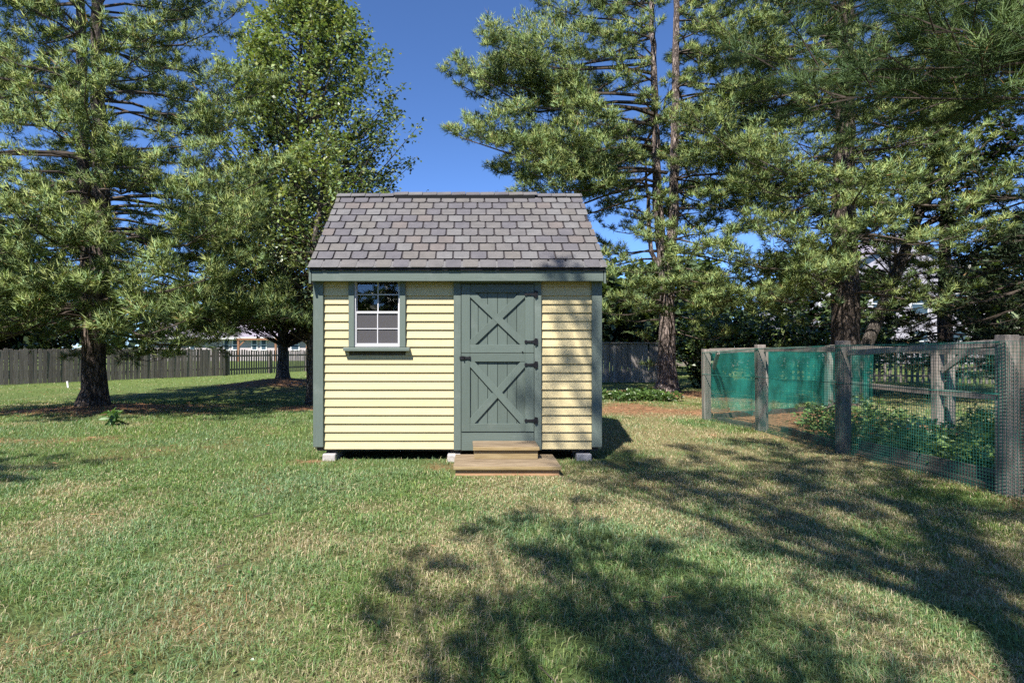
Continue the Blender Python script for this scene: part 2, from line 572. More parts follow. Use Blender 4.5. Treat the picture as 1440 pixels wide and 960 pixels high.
def grass_blades(n, ylo, yhi, power, seed, curved):
    r = np.random.default_rng(seed)
    # density falls with distance; lawn wider than the frame on both sides
    u = r.random(n)
    e = 2 - power
    y = (ylo ** e + u * (yhi ** e - ylo ** e)) ** (1 / e)
    x = (r.random(n) * 2 - 1) * (1.02 * y + 1.2) + 0.10 * y
    # gather into tufts
    tuft = r.random(n) < 0.45
    k = r.integers(0, n, n)
    x = np.where(tuft, x[k] * 0 + np.round(x / 0.035) * 0.035 + r.normal(0, 0.007, n), x)
    keep = ~((x > SHED_X0 + 0.12) & (x < SHED_X1 - 0.05) & (y > SHED_Y0 + 0.06) & (y < SHED_Y1))
    keep &= ~((x > -0.18) & (x < 0.88) & (y > 5.22) & (y < 6.0))
    keep &= ~((x > 4.36) & (x < 7.0) & (y > 4.4) & (y < 10.5))
    keep &= r.random(n) > straw_amount(x, y) * 0.93
    bald = smooth_noise(x, y, 0.22, 44, 2)
    keep &= (bald > 0.30) | (r.random(n) < 0.3)
    x, y = x[keep], y[keep]
    n = len(x)
    z = ground_z(x, y)
    lush = smooth_noise(x, y, 0.5, 12, 3)
    dry = dry_amount(x, y)
    w = 0.00135 * (np.maximum(y, 2) / 2.2) ** 0.85 * (0.7 + 0.6 * r.random(n))
    h = (0.022 + 0.028 * lush + 0.016 * r.random(n)) * (1 - 0.25 * dry)
    h *= np.where(r.random(n) < 0.05, 1.5, 1.0)
    coarse = smooth_noise(x, y, 0.16, 77, 2)
    h *= 1 + 0.5 * np.clip((coarse - 0.68) * 6, 0, 1)
    az = r.random(n) * 2 * np.pi
    lean = 0.2 + 1.35 * r.random(n)
    dx, dy = np.cos(az), np.sin(az)
    sx, sy = -dy, dx
    base = np.stack([x, y, z - 0.004], 1)
    side = np.stack([sx, sy, np.zeros(n)], 1) * w[:, None]
    tip = base + np.stack([dx * h * lean * 0.9, dy * h * lean * 0.9, h * np.maximum(0.35, 1.04 - 0.36 * lean)], 1)
    if curved:
        mid = base + np.stack([dx * h * lean * 0.28, dy * h * lean * 0.28, h * 0.62], 1)
        V = np.stack([base, mid - side, mid + side, tip], 1).reshape(-1, 3)
        o = np.arange(n)[:, None] * 4
        F = np.concatenate([o + [0, 2, 1], o + [1, 2, 3]], 0)
    else:
        V = np.stack([base - side * 1.2, base + side * 1.2, tip], 1).reshape(-1, 3)
        F = np.arange(3 * n).reshape(-1, 3)
    # colour: several greens, yellow-green, straw
    q = r.random(n)
    green = np.where((q < 0.45)[:, None], [0.118, 0.210, 0.056], np.where((q < 0.75)[:, None], [0.175, 0.265, 0.105], [0.220, 0.275, 0.080]))
    cool = smooth_noise(x, y, 1.1, 31, 2)[:, None]
    green = green * (0.72 + 0.56 * r.random((n, 1))) * (0.85 + 0.3 * cool)
    green[:, 2] *= 0.6 + 1.1 * cool[:, 0]
    straw = np.array([0.46, 0.39, 0.24]) * (0.6 + 0.65 * r.random((n, 1)))
    isdry = r.random(n) < (0.11 + 0.50 * dry)
    c = np.where(isdry[:, None], straw, green) * (0.86 + 0.32 * smooth_noise(x, y, 0.30, 88, 3))[:, None]
    return V, F, np.repeat(c, 4 if curved else 3, 0)


for nm, (n, a, b, pw, sd, cv), lab in (('grass', (320000, 1.5, 5.5, 1.35, 101, True), 'short mown grass blades of the open lawn before the shed'), ('grass', (210000, 5.5, 13.0, 1.5, 103, False), 'short mown grass of the lawn beside the shed'), ('grass', (60000, 13.0, 34.0, 1.2, 102, False), 'short mown grass of the lawn towards the back fences')):
    V, F, C = grass_blades(n, a, b, pw, sd, cv)
    tag(array_mesh(nm, V, F, M['grass'], C), lab, 'grass', kind='stuff')

# fallen needles on the beds and scattered over the lawn
n = 60000
x = rng.random(n) * 24 - 13.5; y = 1.8 + rng.random(n) * 16
p_ = straw_amount(x, y) * 0.9 + 0.02
k = (rng.random(n) < p_) & ~((x > SHED_X0) & (x < SHED_X1) & (y > SHED_Y0) & (y < SHED_Y1))
x, y = x[k], y[k]; n = len(x)
z = ground_z(x, y) + 0.004 + 0.02 * rng.random(n)
a = rng.random(n) * 6.283; L = 0.06 + 0.06 * rng.random(n); w = 0.0022 * (y / 3) ** 0.6
d = np.stack([np.cos(a), np.sin(a), rng.normal(0, 0.12, n)], 1) * L[:, None]
s = np.stack([-np.sin(a), np.cos(a), rng.normal(0, 0.5, n)], 1) * w[:, None]
b = np.stack([x, y, z], 1)
V = np.stack([b - s, b + s, b + d], 1).reshape(-1, 3)
F = np.arange(3 * n).reshape(n, 3)
C = np.repeat(np.array([0.34, 0.18, 0.095]) * (0.5 + 0.9 * rng.random((n, 1))), 3, 0)
tag(array_mesh('pine_straw', V, F, M['litter'], C), 'reddish brown fallen pine needles on the ground', 'pine straw', kind='stuff')


# ------------------------------------------------------------------ shed
def wx(px): return (px - CX) / FPX * 6.0
def wz(py): return CAM_Z + (CY - py) / FPX * 6.0


shed = empty('garden_shed', (-0.124, 7.23, 0.0), 'pale yellow clapboard garden shed with green double-cross door and grey shingle roof', 'shed')
WALL_TOP = 1.90
EAVE_Y, EAVE_Z = 5.86, 2.016
RIDGE_Y, RIDGE_Z = 7.23, 3.128
X0, X1 = SHED_X0, SHED_X1

# sheathing with the window hole
wl, wr, wb = wx(498.5), wx(562), wz(488)
for (a, b, c, d_) in ((X0 + 0.03, wl, 0.10, WALL_TOP), (wr, wx(643), 0.10, WALL_TOP), (wl, wr, 0.10, wb), (wx(756), X1 - 0.03, 0.10, WALL_TOP)):
    box_part('wall_sheathing', M['inside'], shed, a, b, 6.03, 6.08, c, d_)
box_part('wall_sheathing', M['inside'], shed, X0 + 0.03, X0 + 0.07, 6.081, 8.419, 0.10, WALL_TOP)
box_part('wall_sheathing', M['inside'], shed, X1 - 0.07, X1 - 0.03, 6.081, 8.419, 0.10, WALL_TOP)
box_part('wall_sheathing', M['inside'], shed, X0 + 0.03, X1 - 0.03, 8.42, 8.45, 0.10, WALL_TOP)
fl = box_part('floor', M['inside'], shed, X0 + 0.05, X1 - 0.05, 6.09, 8.40, 0.11, 0.16)
for sx in (X0 + 0.12, -0.2, X1 - 0.30):
    box_part('floor_skid', M['bed'], shed, sx, sx + 0.12, 6.07, 8.38, 0.072, 0.109)

COURSE = 12.0 / FPX * 6.0


def clap(x0, x1, zb, zt, yb=6.0, name='siding_board'):
    """one clapboard: thick at its foot, thin at its head"""
    poly = [(x0, yb + 0.004, zb), (x0, yb + 0.021, zt), (x0, 6.029, zt), (x0, 6.029, zb)]
    return MB().prism(poly, (0, 0, 0), (x1 - x0, 0, 0)).build(name, M['siding'], shed)


z_first = wz(631.2)
ks = 0
while True:
    zb = z_first + ks * COURSE
    if zb > WALL_TOP - 0.02: break
    zt = min(zb + COURSE - 0.001, WALL_TOP)
    jit = lambda: random.uniform(-0.0015, 0.0015)
    # left field: in two pieces beside the window
    if zt < wz(489):
        clap(wx(455), wx(638), zb, zt, 6.0 + jit())
    else:
        zb2 = zb
        clap(wx(455), wx(490.5), zb2, zt, 6.0 + jit())
        clap(wx(570.4), wx(638), zb2, zt, 6.0 + jit())
    clap(wx(761), wx(832), zb, zt, 6.0 + jit())
    # side walls, rising into the gables
    for s, xs in ((-1, X0), (1, X1)):
        y0, y1 = 6.03, 8.43
        m_ = MB().prism([(xs, y0, zb), (xs + s * -0.02, y0, zt), (xs - s * 0.029, y0, zt), (xs - s * 0.029, y0, zb)], (0, 0, 0), (0, y1 - y0, 0))
        m_.build('siding_board', M['siding'], shed)
    ks += 1
zb = WALL_TOP
while zb < RIDGE_Z - 0.16:
    f = (zb + COURSE - WALL_TOP) / (RIDGE_Z - 0.05 - WALL_TOP)
    hw = max(0.04, 1.20 * (1 - f))
    for s, xs in ((-1, X0), (1, X1)):
        MB().prism([(xs, RIDGE_Y - hw, zb), (xs - s * 0.02, RIDGE_Y - hw, zb + COURSE), (xs - s * 0.029, RIDGE_Y - hw, zb + COURSE), (xs - s * 0.029, RIDGE_Y - hw, zb)], (0, 0, 0), (0, 2 * hw, 0)).build('siding_board', M['siding'], shed)
    zb += COURSE
MB().box(X0 + 0.03, X1 - 0.03, 8.451, 8.47, 0.10, WALL_TOP).build('back_wall', M['siding'], shed)

# corner boards, door casing
for a, b in ((441, 455), (832, 846)):
    box_part('corner_board', M['trim'], shed, wx(a), wx(b), 5.982, 6.028, wz(628), WALL_TOP - 0.003, 0.002)
for xs in (X0 - 0.012, X1 - 0.01):
    box_part('corner_board', M['trim'], shed, xs, xs + 0.022, 6.0285, 6.12, wz(628), WALL_TOP - 0.05)
    box_part('corner_board', M['trim'], shed, xs, xs + 0.022, 8.36, 8.44, wz(628), WALL_TOP - 0.05)
for a, b in ((638, 648.2), (751.2, 761)):
    box_part('door_casing', M['trim'], shed, wx(a), wx(b), 5.980, 6.028, wz(632), WALL_TOP - 0.003, 0.002)
box_part('door_casing', M['trim_h'], shed, wx(648.3), wx(751.1), 5.985, 6.028, wz(399), WALL_TOP - 0.003, 0.001)
box_part('kick_board', M['door_h'], shed, wx(648.9), wx(750.5), 5.986, 6.028, wz(632.8), wz(606.9), 0.002)
box_part('door_stop', M['inside'], shed, wx(645), wx(754), 6.03, 6.06, 0.10, WALL_TOP - 0.004)


def clip_poly(poly, xa, xb, za, zb):
    def cut(pts, inside, inter):
        out = []
        for i in range(len(pts)):
            p, q = pts[i - 1], pts[i]
            if inside(q):
                if not inside(p): out.append(inter(p, q))
                out.append(q)
            elif inside(p): out.append(inter(p, q))
        return out
    def at(p, q, k, v):
        t = (v - p[k]) / (q[k] - p[k])
        return (p[0] + t * (q[0] - p[0]), p[1] + t * (q[1] - p[1]))
    for k, v, s in ((0, xa, 1), (0, xb, -1), (1, za, 1), (1, zb, -1)):
        poly = cut(poly, lambda p: (p[k] - v) * s >= 0, lambda p, q: at(p, q, k, v))
    return poly


def door_leaf(top, bottom, rail_top, rail_bottom, label):
    """planked leaf with stiles, rails and a crossed brace"""
    xl, xr, il, ir = wx(648.9), wx(750.5), wx(661), wx(738.3)
    zt, zb = wz(top), wz(bottom)
    it, ib = wz(rail_top), wz(rail_bottom)
    leaf = MB().box(xl + 0.01, xr - 0.01, 6.012, 6.028, zb + 0.005, zt - 0.005).build('door', M['door'], shed)
    leaf['label'] = label
    edges = [wx(p) for p in (659, 672.5, 685.8, 699.7, 713.3, 726.7, 740.5)]
    for a, b in zip(edges[:-1], edges[1:]):
        box_part('plank', M['door'], leaf, a + 0.0022, b - 0.0022, 5.999 + random.uniform(-0.001, 0.001), 6.011, zb + 0.01, zt - 0.01, 0.0015)
    yf = 5.976
    box_part('stile', M['door'], leaf, xl, il, yf, 6.0115, zb, zt, 0.002)
    box_part('stile', M['door'], leaf, ir, xr, yf, 6.0115, zb, zt, 0.002)
    box_part('rail', M['door_h'], leaf, il + 0.0005, ir - 0.0005, yf + 0.001, 5.9975, it, zt, 0.002)
    box_part('rail', M['door_h'], leaf, il + 0.0005, ir - 0.0005, yf + 0.001, 5.9975, zb, ib, 0.002)
    w = 0.036
    for k, (p, q) in enumerate((((il, ib), (ir, it)), ((il, it), (ir, ib)))):
        d = Vector((q[0] - p[0], q[1] - p[1])).normalized()
        nrm = Vector((-d.y, d.x)) * w
        e = d * 0.2
        poly = [(p[0] - e.x + nrm.x, p[1] - e.y + nrm.y), (p[0] - e.x - nrm.x, p[1] - e.y - nrm.y), (q[0] + e.x - nrm.x, q[1] + e.y - nrm.y), (q[0] + e.x + nrm.x, q[1] + e.y + nrm.y)]
        poly = clip_poly(poly, il + 0.0007, ir - 0.0007, ib + 0.0007, it - 0.0007)
        yy_ = yf + 0.002 + 0.0025 * (1 - k)
        MB().prism([(a, yy_, b) for a, b in poly], (0, 0, 0), (0, 5.9975 - yy_, 0)).build('brace', M['door'], leaf, 0.0015)
    return leaf


upper = door_leaf(400, 495.9, 411.3, 484.5, 'upper leaf of the green door with a crossed brace')
lower = door_leaf(496.6, 606.3, 508.3, 595, 'lower leaf of the green door with a crossed brace')


def hinge(leaf, px, py, flip=1, ln=1.0):
    cx_, cz = wx(px), wz(py)
    s = flip
    out = [(0.0, 0.034), (0.020, 0.034), (0.024, 0.0), (0.020, -0.034), (0.0, -0.034)]
    body = [(0.024 * s, 0.032), (0.006 * s, 0.034), (-0.004 * s, 0.022), (-0.03 * s, 0.012), (-0.085 * s * ln, 0.010), (-0.098 * s * ln, 0.019), (-0.112 * s * ln, 0.012), (-0.116 * s * ln, 0), (-0.112 * s * ln, -0.012), (-0.098 * s * ln, -0.019), (-0.085 * s * ln, -0.010), (-0.03 * s, -0.012), (-0.004 * s, -0.022), (0.006 * s, -0.034), (0.024 * s, -0.032)]
    m_ = MB().prism([(cx_ + a, 5.965, cz + b) for a, b in body], (0, 0, 0), (0, 0.0105, 0))
    m_.tube([(cx_ + 0.0 * s, 5.966, cz - 0.036), (cx_ + 0.0 * s, 5.966, cz + 0.036)], [0.008, 0.008], 6)
    return m_.build('hinge', M['black_metal'], leaf)


for lf, py in ((upper, 414), (upper, 480.3), (lower, 512.4), (lower, 590.5)):
    hinge(lf, 752.5, py)
latch = MB().prism([(wx(a), 5.964, wz(b)) for a, b in ((646.3, 501.2), (650, 500.4), (657, 501.6), (661.7, 500.6), (661.9, 505.6), (657, 504.6), (650, 505.6), (646.3, 504.8))], (0, 0, 0), (0, 0.0115, 0))
latch.tube([(wx(652), 5.955, wz(505.5)), (wx(652), 5.955, wz(500.5))], [0.007, 0.007], 6)
latch.build('latch', M['black_metal'], lower)
MB().tube([(wx(734.5), 5.966, wz(494.6)), (wx(734.5), 5.980, wz(494.6))][::-1], [0.008, 0.007], 8).build('bolt_head', M['black_metal'], upper)

# window: casing, sill, frame, two sashes of four panes
win = MB().box(wx(490.5), wx(498.4), 5.982, 6.028, wz(487.9), WALL_TOP - 0.003).build('window', M['trim'], shed, 0.002)
box_part('casing', M['trim'], win, wx(562.2), wx(570.4), 5.982, 6.028, wz(487.9), WALL_TOP - 0.003, 0.002)
MB().prism([(wx(484), 5.945, wz(493.4)), (wx(484), 5.945, wz(488.9)), (wx(484), 6.027, wz(487.6)), (wx(484), 6.027, wz(493.4))], (0, 0, 0), (wx(576.5) - wx(484), 0, 0)).build('sill', M['trim_h'], win, 0.002)
fx0, fx1, fzb, fzt = wx(498.7), wx(561.9), wz(487.3), WALL_TOP - 0.004
for nm, a, b, c, d_ in (('frame', fx0, wx(500.2), fzb, fzt), ('frame', wx(560.8), fx1, fzb, fzt), ('frame', wx(500.3), wx(560.7), fzb, wz(485.7))):
    box_part(nm, M['white'], win, a, b, 5.999, 6.045, c, d_)


def sash(zb, zt, yf, rail_w, mid_z, bars):
    xl, xr = wx(500.4), wx(560.6)
    st_ = 0.009
    s_ = []
    box_part('sash_stile', M['white'], win, xl, xl + st_, yf, yf + 0.02, zb, zt)
    box_part('sash_stile', M['white'], win, xr - st_, xr, yf, yf + 0.02, zb, zt)
    box_part('sash_rail', M['white'], win, xl + st_ + 0.0003, xr - st_ - 0.0003, yf - 0.001, yf + 0.02, zb, zb + rail_w[0])
    box_part('sash_rail', M['white'], win, xl + st_ + 0.0003, xr - st_ - 0.0003, yf - 0.001, yf + 0.02, zt - rail_w[1], zt)
    xm = wx(530.8)
    a, b = zb + rail_w[0], zt - rail_w[1]
    box_part('muntin', M['white'], win, xm - 0.005, xm + 0.005, yf + 0.002, yf + 0.0115, a, b)
    for (p, q) in ((xl + st_, xm - 0.0067), (xm + 0.0067, xr - st_)):
        box_part('muntin', M['white'], win, p, q, yf + 0.003, yf + 0.011, mid_z - 0.0045, mid_z + 0.0045)
        for (r0, r1) in ((a, mid_z - 0.0062), (mid_z + 0.0062, b)):
            box_part('pane', M['glass'], win, p + 0.0003, q - 0.0003, yf + 0.0125, yf + 0.0165, r0, r1)


sash(wz(485.5), wz(437.5), 6.008, (0.022, 0.022), wz(462), 2)
sash(wz(440.6), fzt, 6.032, (0.012, 0.010), wz(413.7), 2)
box_part('insect_screen', M['screen'], win, wx(501.8), wx(559.3), 6.0197, 6.0202, wz(484), wz(441))

# eaves
box_part('soffit', M['trim_h'], shed, wx(441), wx(846), 5.905, 6.0, 1.884, 1.893)
box_part('fascia_board', M['trim_h'], shed, -1.632, 1.386, 5.884, 5.904, 1.878, 2.000, 0.002)
box_part('fascia_board', M['trim_h'], shed, -1.632, 1.386, 8.556, 8.576, 1.878, 2.000, 0.002)

# roof: deck slab, shingle tabs, ridge
roof_t = 0.05
RX0, RX1 = -1.668, 1.422
BACK_Y = 2 * RIDGE_Y - EAVE_Y
deck_poly = [(RX0 + 0.02, EAVE_Y + 0.005, EAVE_Z - 0.03), (RX0 + 0.02, EAVE_Y + 0.005, EAVE_Z - 0.002), (RX0 + 0.02, RIDGE_Y, RIDGE_Z - 0.002), (RX0 + 0.02, BACK_Y - 0.005, EAVE_Z - 0.002), (RX0 + 0.02, BACK_Y - 0.005, EAVE_Z - 0.03), (RX0 + 0.02, RIDGE_Y, RIDGE_Z - 0.035)]
roof = MB().prism(deck_poly, (0, 0, 0), (RX1 - RX0 - 0.04, 0, 0)).build('roof', M['underlay'], shed)
for xs in (RX0 + 0.008, RX1 - 0.030):
    for s in (0, 1):
        ya, yb = (EAVE_Y + 0.022, RIDGE_Y) if s == 0 else (BACK_Y - 0.022, RIDGE_Y)
        za = EAVE_Z - 0.012
        MB().prism([(xs, ya, za), (xs, yb, RIDGE_Z - 0.04), (xs, yb, RIDGE_Z - 0.17), (xs, ya, za - 0.15)], (0, 0, 0), (0.0215, 0, 0)).build('rake_board', M['trim'], roof)

slope = math.atan2(RIDGE_Z - EAVE_Z, RIDGE_Y - EAVE_Y)
SL = math.hypot(RIDGE_Z - EAVE_Z, RIDGE_Y - EAVE_Y)
NC = 10
EXPO = (SL - 0.045) / NC
TABW = 0.1805


def tab_mesh(w, l, ch):
    """one tab, lying in its own x (width) / y (up the slope) plane, lower corners clipped"""
    m_ = MB()
    h = 0.0055
    poly = [(-w / 2 + ch, 0, 0), (w / 2 - ch, 0, 0), (w / 2, ch, 0), (w / 2, l, 0), (-w / 2, l, 0), (-w / 2, ch, 0)]
    m_.prism([(a, b, h) for a, b, c in poly], (0, 0, 0), (0, 0, -h * 0.9))
    me = bpy.data.meshes.new('shingle')
    me.from_pydata(m_.v, [], m_.f)
    bm = bmesh.new(); bm.from_mesh(me); bmesh.ops.recalc_face_normals(bm, faces=list(bm.faces)); bm.to_mesh(me); bm.free()
    me.materials.append(M['shingle'])
    return me


tabs = [tab_mesh(TABW - 0.017 - 0.002 * i, EXPO - 0.023 + 0.0015 * i, 0.010 + 0.004 * i) for i in range(4)]


def put_tab(me, xc, s, back=False, sx=1.0, lift=0.0):
    o = bpy.data.objects.new('shingle', me)
    COL.objects.link(o)
    yv = EAVE_Y + math.cos(slope) * s
    zv = EAVE_Z + math.sin(slope) * s
    if back:
        yv = 2 * RIDGE_Y - yv
        o.rotation_euler = (slope + random.uniform(0.0, 0.012), 0, math.pi)
    else:
        o.rotation_euler = (slope - random.uniform(0.0, 0.014), random.uniform(-0.006, 0.006), random.uniform(-0.006, 0.006))
    nrm = Vector((0, -math.sin(slope) * (-1 if back else 1), math.cos(slope)))
    o.location = Vector((xc, yv, zv)) + nrm * (0.002 + lift)
    o.scale = (sx, 1, 1)
    attach(o, roof)
    return o


starter = put_tab(tab_mesh(RX1 - RX0 - 0.004, 0.12, 0.002), (RX0 + RX1) / 2, -0.010, False, 1.0, 0.0)
starter.rotation_euler = (slope, 0, 0)
starter.name = 'starter_strip'
for c in range(NC):
    s0 = c * EXPO - 0.012
    off = RX0 + (0.0 if c % 2 == 0 else -TABW * 0.5) + random.uniform(-0.012, 0.012) - 0.03
    xa = off
    while xa < RX1 - 0.02:
        a, b = max(xa, RX0), min(xa + TABW, RX1)
        if b - a > 0.05:
            put_tab(random.choice(tabs), (a + b) / 2, s0 + random.uniform(-0.003, 0.003), False, (b - a) / TABW, 0.004)
        xa += TABW
# the far slope, one strip of shingle for each course
for c in range(NC):
    m_ = tab_mesh(RX1 - RX0, EXPO - 0.008, 0.004)
    put_tab(m_, (RX0 + RX1) / 2, c * EXPO - 0.012, True, 1.0, 0.004)

# ridge vent and cap shingles
vz = 0.105 * math.tan(slope) * 0.62
MB().prism([(-0.93, RIDGE_Y - 0.10, RIDGE_Z - vz - 0.03), (-0.93, RIDGE_Y - 0.10, RIDGE_Z - vz + 0.020), (-0.93, RIDGE_Y, RIDGE_Z + 0.018), (-0.93, RIDGE_Y + 0.10, RIDGE_Z - vz + 0.020), (-0.93, RIDGE_Y + 0.10, RIDGE_Z - vz - 0.03), (-0.93, RIDGE_Y, RIDGE_Z - 0.02)], (0, 0, 0), (1.75, 0, 0)).build('ridge_vent', M['vent'], roof)
xa = RX0
while xa < RX1 - 0.02:
    b = min(xa + 0.1805, RX1)
    up = 0.023 if -0.96 < (xa + b) / 2 < 0.85 else 0.006
    tl = random.uniform(0, 0.006)
    hw, dz = 0.098, 0.098 * math.tan(slope) * 0.66
    prof = [(-hw, -dz), (-0.03, -0.006), (0, 0.004), (0.03, -0.006), (hw, -dz)]
    poly = [(xa, RIDGE_Y + p, RIDGE_Z + up + q + 0.012) for p, q in prof] + [(xa, RIDGE_Y + p, RIDGE_Z + up + q + 0.003) for p, q in prof[::-1]]
    MB().prism(poly, (0, 0, 0), (b - xa - 0.006, 0, tl)).build('ridge_cap', M['shingle'], roof)
    xa += 0.1805

# blocks under the shed
def block(px0, px1, top, y0, mat, label):
    xa, xb = wx(px0), wx(px1)
    o = MB().box(xa, xb, y0, y0 + 0.36, -0.06, top).build('concrete_block', mat, None, 0.008)
    return tag(o, label, 'block', 'concrete blocks under the shed')


block(453.8, 472, 0.071, 5.985, M['concrete'], 'pale concrete block under the shed corner below the window')
block(629.5, 648, 0.071, 5.93, M['concrete'], 'pale concrete block beside the wooden steps')
block(811, 832, 0.071, 5.99, M['concrete_grey'], 'dark grey concrete block under the shaded shed corner beside the door')

# steps
steps = empty('wooden_steps', (0.355, 5.62, 0), 'two weathered wooden steps below the green shed door', 'steps')
for a, b in ((5.27, 5.412), (5.421, 5.557), (5.566, 5.70), (5.709, 5.87)):
    box_part('tread_board', M['step'], steps, -0.146 + random.uniform(-.003, .003), 0.855 + random.uniform(-.003, .003), a, b, 0.062, 0.0905 + random.uniform(-.001, .001), 0.003)
box_part('nosing', M['step_edge'], steps, -0.146, 0.855, 5.262, 5.2695, 0.058, 0.0885, 0.002)
box_part('riser', M['step_red'], steps, -0.13, 0.835, 5.288, 5.32, -0.05, 0.0615, 0.002)
for xs in (-0.13, 0.80):
    box_part('side_board', M['step_edge'], steps, xs, xs + 0.035, 5.321, 5.86, -0.05, 0.0615)
for a, b in ((5.595, 5.715), (5.724, 5.845), (5.854, 5.972)):
    box_part('tread_board', M['step'], steps, 0.036 + random.uniform(-.002, .002), 0.690 + random.uniform(-.002, .002), a, b, 0.184, 0.2135 + random.uniform(-.001, .001), 0.003)
box_part('nosing', M['step_edge'], steps, 0.036, 0.690, 5.587, 5.5945, 0.181, 0.2125, 0.002)
box_part('riser', M['step_edge'], steps, 0.048, 0.676, 5.612, 5.645, 0.0915, 0.1835, 0.002)
for xs in (0.048, 0.641):
    box_part('side_board', M['step_edge'], steps, xs, xs + 0.035, 5.646, 5.965, 0.0915, 0.1835)


# ------------------------------------------------------------------ fenced vegetable garden
enc = empty('garden_enclosure', (5.4, 7.8, 0), 'wooden posted garden enclosure hung with green wire mesh and teal netting', 'enclosure')
FRONT = [(3.90, 9.35, 1.17), (4.17, 8.14, 1.235), (4.245, 6.47, 1.27), (4.35, 4.60, 1.29)]
CORNER, SIDE = (6.95, 11.0, 1.24), [(6.95, 11.0, 1.24), (6.95, 8.45, 1.17), (6.97, 6.0, 1.17), (6.98, 4.6, 1.2)]


def post(x, y, h, w=0.1, d=0.1, lean=0.0):
    m_ = MB().prism([(x - w / 2, y - d / 2, -0.1), (x + w / 2, y - d / 2, -0.1), (x + w / 2, y + d / 2, -0.1), (x - w / 2, y + d / 2, -0.1)], (0, 0, 0), (lean, 0, h + 0.1))
    return m_.build('post', M['post'], enc, 0.004)


for i, (x, y, h) in enumerate(FRONT):
    post(x, y, h, 0.115, 0.10, random.uniform(-0.012, 0.012))
    if i in (1, 2):
        post(x + 0.10, y + 0.10, h - 0.06, 0.085, 0.085)
post(4.50, 4.60, 1.28, 0.12, 0.10)
post(4.52, 3.2, 1.28, 0.12, 0.10)
for x, y, h in SIDE:
    post(x, y, h, 0.11, 0.11)
post(7.12, 8.45, 1.16, 0.12, 0.11)
# rails and braces
def rail(p, q, w=0.04, h=0.075):
    return MB().bar(p, q, w, h).build('rail', M['post_h'], enc, 0.003)


for i in range(3):
    (xa, ya, ha), (xb, yb, hb) = FRONT[i], FRONT[i + 1]
    za, zb_ = ((1.15, 1.165), (1.165, 1.17), (1.13, 1.23))[i]
    rail((xa + 0.03, ya - 0.06, za), (xb + 0.05, yb + 0.06, zb_), 0.035, 0.06)
rail((4.47, 4.54, 1.235), (4.57, 3.2, 1.24), 0.035, 0.06)
rail((3.95, 9.40, 1.13), (6.90, 10.97, 1.19), 0.035, 0.07)
for i in range(3):
    (xa, ya, ha), (xb, yb, hb) = SIDE[i], SIDE[i + 1]
    rail((xa, ya - 0.06, ha - 0.03), (xb, yb + 0.06, hb - 0.03), 0.04, 0.085)
    rail((xa, ya - 0.06, 0.54), (xb, yb + 0.06, 0.53), 0.04, 0.085)
for (p, q) in (((6.95, 8.36, 0.85), (6.95, 7.95, 1.12)), ((6.97, 6.1, 0.85), (6.97, 6.45, 1.12)), ((4.0, 9.31, 0.86), (3.93, 8.98, 1.12))):
    MB().bar(p, q, 0.04, 0.075).build('knee_brace', M['post_h'], enc, 0.002)
# bed timbers along the foot of the mesh
for (p, q, h) in (((4.40, 8.0, 0.03), (4.33, 6.6, 0.03), 0.12), ((4.41, 6.42, 0.06), (4.50, 4.85, 0.06), 0.17), ((4.02, 9.2, 0.02), (4.27, 8.2, 0.02), 0.10), ((4.08, 9.45, 0.03), (6.85, 10.92, 0.03), 0.12)):
    MB().bar(p, q, 0.045, h).build('bed_board', M['bed'], enc, 0.003)
MB().bar((4.33, 6.38, 0.015), (4.42, 4.72, 0.015), 0.09, 0.06).build('bed_board', M['bed'], enc, 0.003)


def wire_panel(p, q, z0, z1a, z1b, step=0.0275, th=0.0025, name='wire_mesh', mat=None, sag=0.0):
    """welded mesh between two posts: every wire is real"""
    p, q = Vector((*p, 0)), Vector((*q, 0))
    L = (q - p).length
    d = (q - p) / L
    nrm = Vector((-d.y, d.x, 0))
    V, F = [], []
    def add(a, b, w):
        e = (b - a).normalized()
        s = e.cross(nrm).normalized() * w
        t = nrm * w
        n0 = len(V)
        for c in (a, b):
            for u, v in ((-1, -1), (1, -1), (1, 1), (-1, 1)):
                V.append(c + s * u * 0.5 + t * v * 0.5)
        for i in range(4):
            j = (i + 1) % 4
            F.append((n0 + i, n0 + j, n0 + 4 + j, n0 + 4 + i))
    k = int(L / step)
    wav = lambda u, z: nrm * (0.006 * math.sin(u * 5 + z * 4))
    for i in range(k + 1):
        u = i * L / k
        zt = z1a + (z1b - z1a) * u / L
        pts = [p + d * (u + random.uniform(-.002, .002)) + wav(u, z) + Vector((0, 0, z)) for z in (z0, (z0 + zt) / 2, zt)]
        add(pts[0], pts[1], th); add(pts[1], pts[2], th)
    kz = int(((z1a + z1b) / 2 - z0) / step)
    for j in range(kz + 1):
        f = j / kz
        seg = 6
        for s in range(seg):
            ua, ub = L * s / seg, L * (s + 1) / seg
            za = z0 + f * (z1a + (z1b - z1a) * ua / L - z0)
            zb2 = z0 + f * (z1a + (z1b - z1a) * ub / L - z0)
            add(p + d * ua + wav(ua, za) + Vector((0, 0, za)), p + d * ub + wav(ub, zb2) + Vector((0, 0, zb2)), th)
    o = array_mesh(name, np.array([tuple(v) for v in V]), np.array(F), mat or M['wire'], None, enc)
    o['kind'] = 'stuff'
    return o


for i in range(3):
    (xa, ya, ha), (xb, yb, hb) = FRONT[i], FRONT[i + 1]
    off = 0.068
    wire_panel((xa - off, ya), (xb - off, yb), 0.0, ha - 0.05, hb - 0.05)
wire_panel((4.35 - 0.068, 4.6), (4.44, 3.2), 0.0, 1.24, 1.23)
wire_panel((7.01, 8.4), (7.04, 4.6), 0.05, 1.1, 1.1, 0.05, 0.0022)
